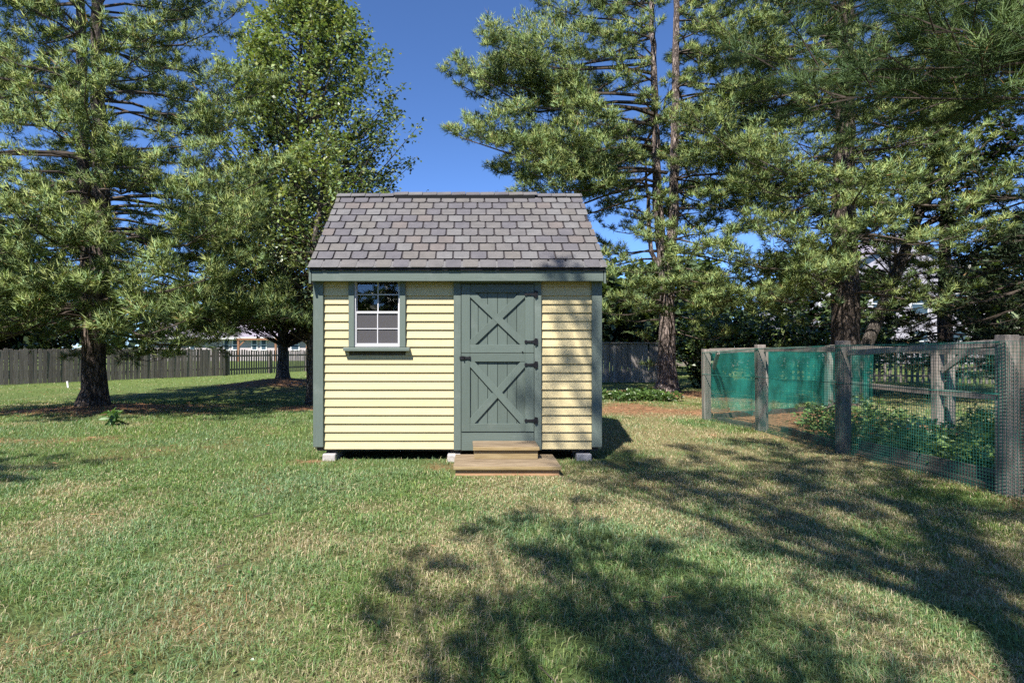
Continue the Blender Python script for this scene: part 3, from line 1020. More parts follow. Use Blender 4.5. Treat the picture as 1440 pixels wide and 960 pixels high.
# thick tie wires along the mesh
for zz_ in (0.79,):
    for i in range(3):
        (xa, ya, ha), (xb, yb, hb) = FRONT[i], FRONT[i + 1]
        MB().tube([(xa - 0.073, ya, zz_ - 0.03 + 0.015 * i), ((xa + xb) / 2 - 0.073, (ya + yb) / 2, zz_ - 0.035 + 0.02 * i), (xb - 0.073, yb, zz_ - 0.01 + 0.015 * i)], [0.005] * 3, 5).build('tie_wire', M['wire'], enc)
        MB().tube([(xa - 0.073, ya, ha - 0.06), ((xa + xb) / 2 - 0.073, (ya + yb) / 2, (ha + hb) / 2 - 0.066), (xb - 0.073, yb, hb - 0.06)], [0.005] * 3, 5).build('tie_wire', M['wire'], enc)


def net(p, q, z0, z1, folds, seed):
    """hanging shade net with soft folds and a ragged foot"""
    r = random.Random(seed)
    p, q = Vector((*p, 0)), Vector((*q, 0))
    L = (q - p).length
    d = (q - p) / L
    nrm = Vector((-d.y, d.x, 0))
    nu, nv = 60, 16
    V, F = [], []
    ph = [r.uniform(0, 6) for _ in range(4)]
    for j in range(nv + 1):
        for i in range(nu + 1):
            u, v = i / nu, j / nv
            foot = z0 + 0.06 * math.sin(u * 9 + ph[0]) + 0.03 * math.sin(u * 23 + ph[1])
            z = z1 + (foot - z1) * v - 0.02 * math.sin(u * math.pi * 3) * (1 - v)
            off = folds * (math.sin(u * 31 + ph[2] + v * 1.4) + 0.6 * math.sin(u * 13 + ph[3] - 2 * v)) * (0.3 + v)
            V.append(tuple(p + d * (u * L) + nrm * off + Vector((0, 0, z))))
    for j in range(nv):
        for i in range(nu):
            a = j * (nu + 1) + i
            F.append((a, a + 1, a + nu + 2, a + nu + 1))
    return array_mesh('shade_net', np.array(V), np.array(F), M['net'], None, enc, True)


net((3.98, 9.33), (6.90, 10.90), 0.10, 1.14, 0.036, 3)
net((4.60, 9.72), (6.55, 10.78), 0.30, 1.12, 0.03, 8)
net((6.86, 10.85), (6.90, 9.7), 0.2, 1.16, 0.02, 5)


# ------------------------------------------------------------------ leaves in bulk
def leaf_cloud(P, size, cols, seed, up=0.5, asp=0.5, droop=0.0):
    """folded diamond leaves at points P; returns arrays"""
    r = np.random.default_rng(seed)
    n = len(P)
    d = r.normal(0, 1, (n, 3)); d[:, 2] = d[:, 2] * 0.5 - droop
    d /= np.linalg.norm(d, axis=1)[:, None]
    nr = r.normal(0, 1, (n, 3)); nr[:, 2] = np.abs(nr[:, 2]) + up
    s = np.cross(d, nr); s /= np.linalg.norm(s, axis=1)[:, None]
    nn = np.cross(s, d)
    L = size * (0.6 + 0.7 * r.random(n))[:, None]
    V = np.stack([P, P + d * L * 0.5 + s * L * asp * 0.5 + nn * L * 0.10, P + d * L, P + d * L * 0.5 - s * L * asp * 0.5 + nn * L * 0.10], 1).reshape(-1, 3)
    o = np.arange(n)[:, None] * 4
    F = np.concatenate([o + [0, 1, 2], o + [0, 2, 3]], 0)
    cols = np.array(cols)
    c = cols[r.integers(0, len(cols), n)] * (0.7 + 0.6 * r.random((n, 1)))
    return V, F, np.repeat(c, 4, 0)


GREENS = [(0.055, 0.095, 0.022), (0.075, 0.120, 0.028), (0.095, 0.130, 0.040), (0.050, 0.085, 0.030)]


def leafy_object(name, P, size, cols, seed, parent=None, core=None, **k):
    P = np.asarray(P)
    V, F, C = leaf_cloud(P, size, cols, seed, **k)
    o = array_mesh(name, V, F, M['leaf'], C, parent, core is not None)
    if core is not None:
        # leaves of a crown turn their faces outward and up
        out = P - np.array([core[0], core[1], P[:, 2].mean() * 0.8])
        out /= np.linalg.norm(out, axis=1)[:, None] + 1e-6
        e1, e2 = V[1::4] - V[0::4], V[2::4] - V[0::4]
        fn = np.cross(e1, e2); fn /= np.linalg.norm(fn, axis=1)[:, None] + 1e-9
        fn *= np.sign((fn * (out + [0, 0, 0.3])).sum(1))[:, None]
        nr = fn * 0.75 + out * 0.6 + np.array([0, 0, 0.25])
        nr /= np.linalg.norm(nr, axis=1)[:, None]
        o.data.normals_split_custom_set_from_vertices(np.repeat(nr, 4, 0))
    return o


# ground cover in the garden
n = 9000
x = 4.45 + rng.random(n) * 2.45; y = 4.4 + rng.random(n) * 4.6
den = smooth_noise(x, y, 0.7, 61, 3)
k = (den > 0.42) & ~((x < 4.9) & (y > 7.6))
x, y, den = x[k], y[k], den[k]
P = np.stack([x, y, ground_z(x, y) + 0.02 + rng.random(len(x)) ** 1.3 * (0.12 + 0.9 * (den - 0.40))], 1)
tag(leafy_object('weeds', P, 0.075, [(0.13, 0.22, 0.062), (0.175, 0.27, 0.08), (0.11, 0.19, 0.07)], 62), 'low tangle of green weeds covering the garden bed behind wire mesh', 'weeds', kind='stuff')


def plant(name, x, y, h, spread, nst, leaf, cols, seed, label, cat, group=None):
    r = np.random.default_rng(seed)
    z0 = gz(x, y)
    e = empty(name, (x, y, z0), label, cat, group)
    st_, P = MB(), []
    for i in range(nst):
        a = r.random() * 6.283
        tip = Vector((x + math.cos(a) * spread * r.random(), y + math.sin(a) * spread * r.random(), z0 + h * (0.65 + 0.4 * r.random())))
        base = Vector((x + r.normal(0, 0.02), y + r.normal(0, 0.02), z0 - 0.02))
        mid = base.lerp(tip, 0.55) + Vector((r.normal(0, .02), r.normal(0, .02), 0.03))
        st_.tube([base, mid, tip], [0.006, 0.005, 0.002], 4)
        m = int(9 * h / 0.4) + 5
        for j in range(m):
            t = 0.15 + 0.85 * j / m
            q = base.lerp(mid, t * 2) if t < 0.5 else mid.lerp(tip, t * 2 - 1)
            for _ in range(2):
                P.append((q.x + r.normal(0, 0.012), q.y + r.normal(0, 0.012), q.z + r.normal(0, 0.01)))
    st_.build('stem', M['plant_stem'], e)
    leafy_object('foliage', P, leaf, cols, seed + 1, e, up=0.7, asp=0.45)
    return e


M['plant_stem'] = simple('green_stem', (0.10, 0.14, 0.04), 0.6, 0.2, 20, 0, 0)
WEED = [(0.15, 0.25, 0.07), (0.20, 0.30, 0.09), (0.25, 0.32, 0.11)]
k_ = 0
while k_ < 26:
    px_, py_ = random.uniform(4.6, 6.8), random.uniform(4.7, 8.3)
    plant('garden_weed', px_, py_, random.uniform(0.25, 0.5), 0.22, 5, 0.075, WEED, 300 + 2 * k_, 'bushy green weed in the garden bed behind green wire mesh', 'weed', 'bushy weeds in the fenced garden')
    k_ += 1
plant('young_sapling', 5.32, 8.95, 0.46, 0.06, 2, 0.07, [(0.14, 0.21, 0.05), (0.10, 0.17, 0.04)], 371, 'upright pale green seedling in front of the teal netting', 'seedling')
sx_, sy_ = G(157, 600)
plant('milkweed_seedling', sx_, sy_, 0.26, 0.10, 2, 0.15, [(0.11, 0.20, 0.06), (0.08, 0.16, 0.05)], 381, 'small broad-leaved green seedling in shade beside the left pine trunk', 'seedling')
# low ivy beside the right pine
n = 3500
x = 2.5 + rng.random(n) * 2.2; y = 12.3 + rng.random(n) * 1.3
k = smooth_noise(x, y, 0.6, 71, 3) > 0.5
P = np.stack([x[k], y[k], ground_z(x[k], y[k]) + 0.03 + 0.15 * rng.random(k.sum())], 1)
tag(leafy_object('ground_ivy', P, 0.10, [(0.06, 0.11, 0.03), (0.09, 0.15, 0.035)], 72), 'low green ground cover beside the pale-barked pine trunk', 'ground cover', kind='stuff')
stx, sty = G(96, 545)
stake = MB().bar((stx, sty, gz(stx, sty) - 0.02), (stx - 0.03, sty, gz(stx, sty) + 0.19), 0.05, 0.03).build('marker_stake', M['stake'], None, 0.004)
tag(stake, 'small white stake stuck in the grass before the grey board fence', 'stake')


# broad-leaved weeds and coarse tufts in the turf, twigs dropped by the pines
n = 230
cx0 = rng.random(n) * 9 - 4.5; cy0 = 1.8 + 5.5 * rng.random(n) ** 1.3
ok = ~((cx0 > SHED_X0 - 0.1) & (cx0 < SHED_X1 + 0.1) & (cy0 > 5.2)) & (cx0 < 4.1)
cx0, cy0 = cx0[ok], cy0[ok]
rep_ = rng.integers(6, 16, len(cx0))
px0, py0 = np.repeat(cx0, rep_), np.repeat(cy0, rep_)
px0 = px0 + rng.normal(0, 0.028, len(px0)); py0 = py0 + rng.normal(0, 0.028, len(py0))
P = np.stack([px0, py0, ground_z(px0, py0) + 0.012 + 0.022 * rng.random(len(px0))], 1)
tag(leafy_object('lawn_weeds', P, 0.020, [(0.10, 0.19, 0.05), (0.14, 0.23, 0.07), (0.09, 0.17, 0.06)], 66, up=1.6, asp=0.8), 'small flat-leaved weeds scattered in the lawn', 'weeds', kind='stuff')
tw = MB()
for i in range(46):
    x, y = random.uniform(-4, 4), random.uniform(1.9, 7.5)
    if SHED_X0 - 0.1 < x < SHED_X1 + 0.1 and y > 5.1: continue
    a, l = random.uniform(0, 6.28), random.uniform(0.06, 0.2)
    z = gz(x, y) + 0.03
    p0, p1 = Vector((x, y, z)), Vector((x + math.cos(a) * l, y + math.sin(a) * l, z + random.uniform(-0.012, 0.012)))
    tw.tube([p0, p0.lerp(p1, 0.5) + Vector((random.uniform(-.01, .01), random.uniform(-.01, .01), 0.006)), p1], [0.0028, 0.0024, 0.0014], 4)
tag(tw.build('fallen_twigs', M['twig']), 'thin brown twigs dropped on the lawn', 'twigs', kind='stuff')


# ------------------------------------------------------------------ fences
def board_mesh(w, h, t, point):
    m_ = MB()
    if point == 'ear':
        pr = [(-w / 2, 0, 0), (w / 2, 0, 0), (w / 2, 0, h - 0.03), (w / 4, 0, h), (-w / 4, 0, h), (-w / 2, 0, h - 0.03)]
    elif point == 'spike':
        pr = [(-w / 2, 0, 0), (w / 2, 0, 0), (w / 2, 0, h - 0.06), (0, 0, h), (-w / 2, 0, h - 0.06)]
    else:
        pr = [(-w / 2, 0, 0), (w / 2, 0, 0), (w / 2, 0, h), (-w / 2, 0, h)]
    m_.prism(pr, (0, 0, 0), (0, t, 0))
    return m_


def fence(name, label, p, q, h, w, gap, mat, point='ear', part='board', posts=2.4, rails=(0.3, 0.85), vary=0.03, cap=False, cat='fence'):
    p, q = Vector((*p, 0)), Vector((*q, 0))
    L = (q - p).length
    d = (q - p) / L
    ang = math.atan2(d.y, d.x)
    mid = (p + q) / 2
    e = empty(name, (mid.x, mid.y, gz(mid.x, mid.y)), label, cat)
    mes = []
    for i in range(3):
        m_ = board_mesh(w * (1 - 0.04 * i), h, 0.018, point)
        me = bpy.data.meshes.new(part); me.from_pydata(m_.v, [], m_.f)
        bm = bmesh.new(); bm.from_mesh(me); bmesh.ops.recalc_face_normals(bm, faces=list(bm.faces)); bm.to_mesh(me); bm.free()
        me.materials.append(mat); mes.append(me)
    k = int(L / (w + gap))
    for i in range(k):
        c = p + d * ((i + 0.5) * L / k)
        o = bpy.data.objects.new(part, random.choice(mes))
        COL.objects.link(o)
        o.location = (c.x + random.uniform(-.004, .004), c.y + random.uniform(-.006, .006), gz(c.x, c.y) + 0.02)
        o.rotation_euler = (random.uniform(-.008, .008), random.uniform(-.012, .012), ang)
        o.scale = (1, 1, 1 + random.uniform(-vary, vary))
        attach(o, e)
    nrm = Vector((-d.y, d.x, 0))
    s = 1 if nrm.y > 0 else -1
    kp = max(1, int(L / posts))
    for i in range(kp + 1):
        c = p + d * (i * L / kp) + nrm * s * 0.075
        o = MB().box(-0.045, 0.045, -0.045, 0.045, -0.2, h * 0.97 if not cap else h).build('post', mat, None)
        o.location = (c.x, c.y, gz(c.x, c.y)); o.rotation_euler = (0, 0, ang)
        attach(o, e)
    for rz in rails:
        a, b = p + nrm * s * 0.035, q + nrm * s * 0.035
        MB().bar((a.x, a.y, gz(p.x, p.y) + rz), (b.x, b.y, gz(q.x, q.y) + rz), 0.03, 0.08).build('rail', mat, e)
    if cap:
        MB().bar((p.x, p.y, gz(p.x, p.y) + h + 0.045), (q.x, q.y, gz(q.x, q.y) + h + 0.045), 0.14, 0.04).build('cap_rail', mat, e)
    return e


fence('board_fence', 'tall grey weathered close-board fence behind the left pine', (-16.5, 15.6), (-10.55, 24.6), 1.14, 0.125, 0.006, M['picket'])
fence('picket_fence', 'grey picket fence with open gaps before the distant pink-grey house', (-10.5, 24.75), (-6.2, 34.0), 1.08, 0.085, 0.055, M['picket'], 'ear', 'picket', 2.4, (0.25, 0.85))
fence('panel_fence', 'taupe close-board fence with flat cap rail behind the pale-barked pine', (3.4, 19.7), (6.75, 19.75), 1.34, 0.098, 0.004, M['greywall'], 'flat', 'board', 1.6, (0.3, 1.0), 0.0, True)
fence('distant_fence', 'dark board fence far back on the lawn right of the pale-barked pine', (9.5, 38), (21, 37.5), 1.05, 0.19, 0.01, M['picket'], 'flat', 'board', 3.0, (0.3, 0.8), 0.01)
fence('garden_picket_fence', 'dark picket fence beyond the fenced garden before a sunlit lawn', (11.5, 20.5), (23.0, 17.0), 1.16, 0.085, 0.075, M['picket'], 'spike', 'picket', 2.4, (0.25, 0.85))


# ------------------------------------------------------------------ houses beyond the fences
def house(name, label, x0, x1, y, depth, eave, ridge, wall_mat, windows, base=0.0, gable=False):
    e = empty(name, ((x0 + x1) / 2, y + depth / 2, base), label, 'house')
    MB().box(x0, x1, y, y + depth, base - 0.5, eave).build('wall', wall_mat, e)
    ym = y + depth / 2
    if not gable:
        poly = [(x0 - 0.4, y - 0.5, eave - 0.1), (x0 - 0.4, ym, ridge), (x0 - 0.4, y + depth + 0.5, eave - 0.1), (x0 - 0.4, ym, ridge - 0.25)]
        MB().prism(poly, (0, 0, 0), (x1 - x0 + 0.8, 0, 0)).build('roof', M['house_roof'], e)
        MB().box(x0 - 0.4, x1 + 0.4, y - 0.56, y - 0.505, eave - 0.28, eave - 0.08).build('gutter', M['house_white'], e)
    else:
        xm = (x0 + x1) / 2
        MB().prism([(x0, y, eave), (x1, y, eave), (xm, y, ridge - 0.15)], (0, 0, 0), (0, depth, 0)).build('gable', wall_mat, e)
        poly = [(x0 - 0.5, y - 0.4, eave - 0.25), (xm, y - 0.4, ridge), (x1 + 0.5, y - 0.4, eave - 0.25), (xm, y - 0.4, ridge - 0.3)]
        MB().prism(poly, (0, 0, 0), (0, depth + 0.8, 0)).build('roof', M['house_roof'], e)
    for (a, b, c, d_) in windows:
        w_ = MB().box(a - 0.1, b + 0.1, y - 0.06, y - 0.002, c - 0.1, d_ + 0.1).build('window', M['house_white'], e)
        MB().box(a, b, y - 0.066, y - 0.0605, c, (c + d_) / 2 - 0.04).build('pane', M['house_glass'], w_)
        MB().box(a, b, y - 0.066, y - 0.0605, (c + d_) / 2 + 0.04, d_).build('pane', M['house_glass'], w_)
    for xs in (x0, x1 - 0.12):
        MB().box(xs, xs + 0.12, y - 0.03, y - 0.001, base, eave - 0.3).build('corner_board', M['house_white'], e)
    return e


W = lambda px, d=55.0: (px - CX) / FPX * d
house('distant_house', 'pink-grey single storey house with grey roof behind the picket fence', W(205), W(440), 55.0, 9.0, 2.35, 4.3, M['brick'], [(W(a), W(b), 1.1, 2.0) for a, b in ((240, 245), (268, 274), (316, 322), (328, 334), (355, 361), (368, 374), (410, 420))])
pg = empty('pergola', (W(360), 52, 0), 'reddish cedar pergola in front of the distant pink-grey house', 'pergola')
for px_ in (335.5, 388, 432):
    MB().box(W(px_, 52) - 0.09, W(px_, 52) + 0.09, 51.9, 52.08, -0.3, 1.95).build('post', M['cedar'], pg)
MB().box(W(333, 52), W(436, 52), 51.85, 52.12, 1.955, 2.13).build('beam', M['cedar'], pg)
MB().bar((W(337, 52), 51.99, 1.45), (W(345, 52), 51.99, 1.95), 0.1, 0.1).build('knee_brace', M['cedar'], pg)
house('two_storey_house', 'two storey lavender-grey house with white trim beyond the right trees', 27.0, 40.0, 44.0, 9.0, 6.2, 10.2, M['lavender'], [(28.2 + 3.0 * i, 29.4 + 3.0 * i, b, b + 1.5) for i in range(4) for b in (1.0, 3.9)], gable=True)
house('pale_house', 'pale grey house showing between leaves behind the thin trunk', -17.5, -9.5, 62.0, 8.0, 3.2, 6.0, M['lavender'], [(-15.5, -14.2, 1.2, 2.4), (-12.5, -11.2, 1.2, 2.4)])


# ------------------------------------------------------------------ pines
def nv(v):
    return v / (np.linalg.norm(v) + 1e-9)


def stems(*trs):
    """axis of the stem nearest to a limb's azimuth"""
    def at(z, a):
        best = None
        for pts, rad in trs:
            zs = [p[2] for p in pts]
            if z < zs[0] or z > zs[-1]: continue
            c = (float(np.interp(z, zs, [p[0] for p in pts])), float(np.interp(z, zs, [p[1] for p in pts])))
            k = c[0] * math.cos(a) + c[1] * math.sin(a)
            if best is None or k > best[0]: best = (k, c)
        return best[1] if best else (trs[0][0][-1][0], trs[0][0][-1][1])
    return at


class Pine:
    """white pine: limbs carry flat sprays of side twigs, each twig ends in brushes of long needles"""
    def __init__(self, seed, needles=7, length=0.125, width=0.0130, cols=None, pads=0):
        self.pads = pads
        self.r = np.random.default_rng(seed)
        self.wood = MB()
        self.tp, self.td, self.ts = [], [], []
        self.k, self.L, self.w = needles, length, width
        self.cols = np.array(cols if cols is not None else [(0.215, 0.300, 0.108), (0.265, 0.335, 0.118), (0.190, 0.285, 0.130), (0.305, 0.350, 0.125)])

    def limb(self, p0, p1, rad=0.045, bare=0.3, spread=None, dens=1.0, up=0.12, sag=0.06):
        r = self.r
        p0, p1 = np.array(p0, float), np.array(p1, float)
        L = np.linalg.norm(p1 - p0)
        if L < 0.3: return
        d0 = nv(p1 - p0)
        side = nv(np.cross(d0, [0, 0, 1.0]))
        ax = np.array([0, 0, 1.0])
        w1, w2 = r.normal(0, 0.05) * L, r.normal(0, 0.03) * L
        def pos(t):
            return p0 + (p1 - p0) * t + side * (w1 * math.sin(t * 3.1) + w2 * math.sin(t * 6.3)) + ax * (-sag * L * math.sin(math.pi * t) + 0.03 * L * math.sin(t * 7))
        N = max(4, int(L / 0.45))
        pts = [pos(i / N) for i in range(N + 1)]
        self.wood.tube(pts, [rad * (1 - 0.85 * i / N) for i in range(N + 1)], 5)
        spread = spread or min(1.05, max(0.35, 0.27 * L))
        t, sgn = bare, 1
        step = (0.25 if self.pads else 0.155) / L / max(dens, 0.3)
        while t < 1.0:
            p = pos(t)
            tan = nv(pos(min(1, t + .03)) - pos(max(0, t - .03)))
            sd = nv(np.cross(tan, ax))
            f = (t - bare) / (1 - bare + 1e-6)
            sl = spread * (0.45 + 0.75 * math.sin(math.pi * min(1, 0.25 + 0.70 * f))) * r.uniform(0.55, 1.15)
            fwd = r.uniform(0.45, 1.0)
            d = nv(tan * fwd + sd * sgn * r.uniform(0.35, 1.0) + ax * r.normal(up + 0.06, 0.38))
            self.spray(p, d, sl, dens)
            sgn = -sgn
            t += step * r.uniform(0.6, 1.4)
        self.spray(pos(0.97), nv(tan + ax * 0.15), spread * 0.6, dens)

    def spray(self, p, d, l, dens):
        r = self.r
        up = np.array([0, 0, 1.0])
        q = p + d * l + up * 0.10 * l
        if l > 0.25:
            self.wood.tube([p, (p + q) / 2 + up * 0.02, q], [0.007, 0.005, 0.002], 3)
        sd = nv(np.cross(d, up))
        if self.pads:
            # a rounded pad of brushes sitting on the outer part of the twig
            c = p + (q - p) * 0.66
            un = nv(np.cross(sd, d))
            m = max(6, int(self.pads * l * (0.35 + l)))
            for j in range(m):
                v = r.normal(0, 1, 3)
                v[2] = abs(v[2]) - 0.25
                v = nv(v)
                f = r.uniform(0.35, 1.0)
                pos = c + d * v[0] * 0.48 * l * f + sd * v[1] * 0.34 * l * f + un * v[2] * 0.26 * l * f
                self.tp.append(pos)
                self.td.append(nv(d * (v[0] * 0.8 + 0.35) + sd * v[1] * 0.9 + un * (v[2] * 0.8 + 0.25) + r.normal(0, 0.2, 3)))
            return
        m = max(2, int(l / 0.052))
        s = 1
        for j in range(m):
            t = 0.36 + 0.66 * (j + r.random() * 0.6) / m
            c = p + (q - p) * t
            tl = r.uniform(0.08, 0.22) * (1.2 - 0.5 * t)
            td = nv(d * r.uniform(0.5, 1.0) + sd * s * r.uniform(0.2, 0.9) + up * r.normal(0.30, 0.30))
            s = -s
            self.tp.append(c + td * tl * 0.5); self.td.append(td)
            self.tp.append(c + td * tl); self.td.append(td)
        self.tp.append(q); self.td.append(nv(d + up * 0.35))

    def crown(self, base, z0, z1, radius, step=0.42, n=(4, 6), pitch=0.12, dens=1.0, bare=0.3, lean=(0, 0), skip=None):
        """random whorls; radius(z, azimuth) gives the reach of the limbs"""
        r = self.r
        z = z0
        while z < z1:
            k = r.integers(n[0], n[1])
            a0 = r.random() * 6.283
            for i in range(k):
                a = a0 + 6.283 * i / k + r.normal(0, 0.25)
                zz = z + r.normal(0, 0.15)
                L = radius(zz, a) * r.uniform(0.62, 1.08)
                if L < 0.25 or (skip and skip(zz, a)): continue
                f = (zz - z0) / max(0.1, z1 - z0)
                pt = pitch + 0.45 * f + r.normal(0, 0.10)
                bb = base(zz, a) if callable(base) else base
                b = np.array([bb[0], bb[1], zz])
                tip = b + np.array([math.cos(a) * L, math.sin(a) * L, L * pt])
                self.limb(b, tip, 0.012 + 0.0075 * L, bare, None, dens if not callable(dens) else dens(zz, a))
            z += step * r.uniform(0.8, 1.2)

    def build(self, name, label, base, trunks, bark_mat, group=None, cat='tree'):
        r = self.r
        e = empty(name, (base[0], base[1], gz(base[0], base[1])), label, cat, group)
        for i, (pts, rad) in enumerate(trunks):
            # finer rings with a flared, ribbed foot
            P, Q = [], []
            for a, b, ra, rb in zip(pts[:-1], pts[1:], rad[:-1], rad[1:]):
                m = max(1, int((Vector(b) - Vector(a)).length / 0.3))
                for j in range(m):
                    t = j / m
                    v = Vector(a).lerp(Vector(b), t)
                    P.append(v + Vector((r.normal(0, 0.01), r.normal(0, 0.01), 0))); Q.append(ra + (rb - ra) * t)
            P.append(Vector(pts[-1])); Q.append(rad[-1])
            m_ = MB().tube(P, Q, 20, 0.05)
            o = m_.build('trunk', bark_mat, e, 0, True)
        self.wood.build('branches', M['twig'], e, 0, False, False)
        TP, TD = np.array(self.tp), np.array(self.td)
        n, k = len(TP), self.k
        B = np.repeat(TP, k, 0); D = np.repeat(TD, k, 0)
        j = r.normal(0, 1, (n * k, 3)); j /= np.linalg.norm(j, axis=1)[:, None]
        d = D * r.uniform(0.25, 1.0, (n * k, 1)) + j * 0.72
        d /= np.linalg.norm(d, axis=1)[:, None]
        Lr = self.L * r.uniform(0.7, 1.15, (n * k, 1))
        tip = B + d * Lr; tip[:, 2] -= 0.12 * Lr[:, 0] * (1 - np.abs(d[:, 2]))
        s = np.cross(d, r.normal(0, 1, (n * k, 3))); s /= np.linalg.norm(s, axis=1)[:, None]
        s *= self.w / 2
        B2 = B - D * r.uniform(0, 0.06, (n * k, 1))
        V = np.stack([B2 - s, B2 + s, tip], 1).reshape(-1, 3)
        c = self.cols[r.integers(0, len(self.cols), n)] * (0.75 + 0.5 * r.random((n, 1)))
        c = np.repeat(c, k, 0) * (0.85 + 0.3 * r.random((n * k, 1)))
        brown = r.random(n * k) < 0.02
        c[brown] = (0.22, 0.12, 0.05)
        C = np.repeat(c, 3, 0)
        o = array_mesh('crown', V, np.arange(3 * n * k).reshape(-1, 3), M['needle'], C, e, True)
        # a brush reflects as one soft body: needles share the outward direction of their brush
        nr = D + d * 0.55 + np.array([0, 0, 0.15])
        nr /= np.linalg.norm(nr, axis=1)[:, None]
        o.data.normals_split_custom_set_from_vertices(np.repeat(nr, 3, 0))
        print(name, 'tufts', n, 'tris', n * k)
        return e


def flare(x, y, r0, z=None):
    g = gz(x, y)
    return [(x, y, g - 0.15), (x, y, g + 0.08), (x, y, g + 0.30), (x, y, g + 0.7)], [r0 * 1.8, r0 * 1.4, r0 * 1.1, r0]


# --- left pine: two stems from one foot
lx, ly = -7.06, 10.7
P_ = Pine(21, 8, 0.115, 0.0112, pads=64)
def rad_left(z, a):
    base = np.interp(z, [0.8, 1.6, 3.0, 5.5, 8.0, 11.0, 13.5], [1.6, 3.0, 3.6, 3.6, 3.1, 1.7, 0.4])
    return base * (1.0 + 0.12 * math.cos(a) * (1 if z < 4.5 else -1.6)) * (1 - 0.55 * max(0, -math.sin(a)) * min(1, max(0, (z - 2.2) / 3)))
fp, fr = flare(lx, ly, 0.20)
tr = [(fp + [(lx, ly, 1.9), (lx - 0.09, ly, 2.6), (lx - 0.22, ly + 0.05, 4.0), (lx - 0.24, ly, 7.0), (lx - 0.3, ly, 12.6)], fr + [0.19, 0.14, 0.105, 0.08, 0.02]),
      ([(lx + 0.05, ly, 1.6), (lx + 0.12, ly, 2.6), (lx + 0.16, ly - 0.02, 4.0), (lx + 0.05, ly, 7.0), (lx + 0.1, ly, 13.0)], [0.2, 0.18, 0.15, 0.10, 0.02])]
P_.crown(stems(*tr), 1.7, 11.5, rad_left, 0.37, (6, 9), 0.02, 1.0, 0.34)
P_.limb((lx + 0.1, ly - 0.1, 1.9), (lx + 2.6, ly - 0.9, 1.25), 0.05, 0.45)
P_.limb((lx + 0.1, ly, 2.3), (lx + 3.9, ly + 0.2, 1.75), 0.05, 0.4)
P_.limb((lx + 0.1, ly - 0.2, 2.6), (lx + 2.9, ly - 1.7, 2.2), 0.05, 0.4)
P_.limb((lx, ly - 0.2, 2.4), (lx - 0.3, ly - 2.4, 2.15), 0.05, 0.4)
P_.limb((lx, ly - 0.2, 3.1), (lx + 0.6, ly - 2.6, 3.05), 0.05, 0.4)
for tgt in ((2.0, -1.6, 2.6), (3.3, -0.8, 2.5), (3.9, 0.6, 2.6), (1.4, -2.2, 2.0), (-1.6, -2.0, 1.6), (-2.4, -1.2, 2.4), (-0.4, -2.3, 3.8), (3.4, -1.0, 3.4), (2.2, -2.0, 3.9), (-1.4, -2.2, 2.9), (0.8, -2.5, 4.7), (3.0, 1.0, 1.7), (-2.9, 0.2, 1.5)):
    P_.limb((lx, ly, tgt[2] + 0.25), (lx + tgt[0], ly + tgt[1], tgt[2]), 0.03, 0.45, 0.75)
for tgt in ((1.3, -0.9, 1.0), (2.0, -1.3, 0.95), (-0.2, -1.5, 1.75), (0.5, -1.4, 1.9), (-1.2, -1.6, 1.35), (-2.2, -1.6, 1.15), (-3.0, -1.0, 1.4), (-0.9, -2.2, 2.2), (2.6, -0.2, 1.35), (3.6, 0.9, 1.9), (-2.6, -2.4, 1.3), (-3.2, -2.0, 1.9), (-1.8, -2.6, 1.9), (-3.8, -1.4, 2.4), (-0.3, -2.8, 2.0), (0.6, -2.9, 2.5), (0.1, -2.7, 1.6), (-1.1, -2.9, 2.6), (1.6, -2.6, 2.9), (-0.2, -2.6, 3.2)):
    P_.limb((lx, ly, tgt[2] + 0.7), (lx + tgt[0], ly + tgt[1], tgt[2]), 0.02, 0.5, 0.55)
P_.limb((lx, ly - 0.2, 2.0), (lx - 2.6, ly - 1.8, 1.7), 0.05, 0.35)
P_.build('pine_tree', 'white pine with forked dark trunk standing before the grey close-board fence', (lx, ly), tr, M['pine_bark'])

# --- right pine, pale trunk forking above the fence line
rx, ry = 4.97, 14.3
P_ = Pine(33, 8, 0.125, 0.0130, pads=66)
def rad_right(z, a):
    left = 0.5 - 0.5 * math.cos(a)
    b = np.interp(z, [1.2, 2.4, 4.2, 5.2, 6.2, 7.5, 9.0, 11.0, 15.0], [1.6, 2.4, 2.6, 3.3, 3.6, 3.5, 3.1, 2.4, 0.5])
    b *= 1 - 0.6 * max(0, -math.sin(a)) * min(1, max(0, (z - 2.4) / 2.5))
    return b * (0.85 + 0.55 * left * (float(np.interp(z, [4.7, 5.0, 8.3, 9.6], [0.1, 1, 1, -0.1]))))
fp, fr = flare(rx, ry, 0.22)
tr = [(fp + [(rx, ry, 2.0), (rx + 0.02, ry, 3.2), (rx + 0.17, ry, 4.4), (rx + 0.2, ry, 7.0), (rx + 0.3, ry, 14.8)], fr + [0.19, 0.16, 0.12, 0.10, 0.02]),
      ([(rx - 0.04, ry, 2.6), (rx - 0.13, ry + 0.02, 3.6), (rx - 0.24, ry, 4.8), (rx - 0.3, ry, 7.0), (rx - 0.5, ry, 13.0)], [0.12, 0.13, 0.115, 0.09, 0.02]),
      ([(rx - 0.06, ry - 0.05, 3.0), (rx - 0.40, ry, 3.6), (rx - 0.48, ry, 4.6), (rx - 0.55, ry, 6.0)], [0.06, 0.055, 0.05, 0.02])]
P_.crown(stems(*tr[:2]), 4.9, 13.5, rad_right, 0.37, (6, 8), 0.02, 1.0, 0.36)
P_.crown(stems(*tr[:2]), 1.6, 4.9, rad_right, 0.50, (4, 6), 0.0, 0.8, 0.55)
P_.limb((rx, ry, 6.0), (rx - 5.2, ry - 0.6, 6.15), 0.06, 0.35)
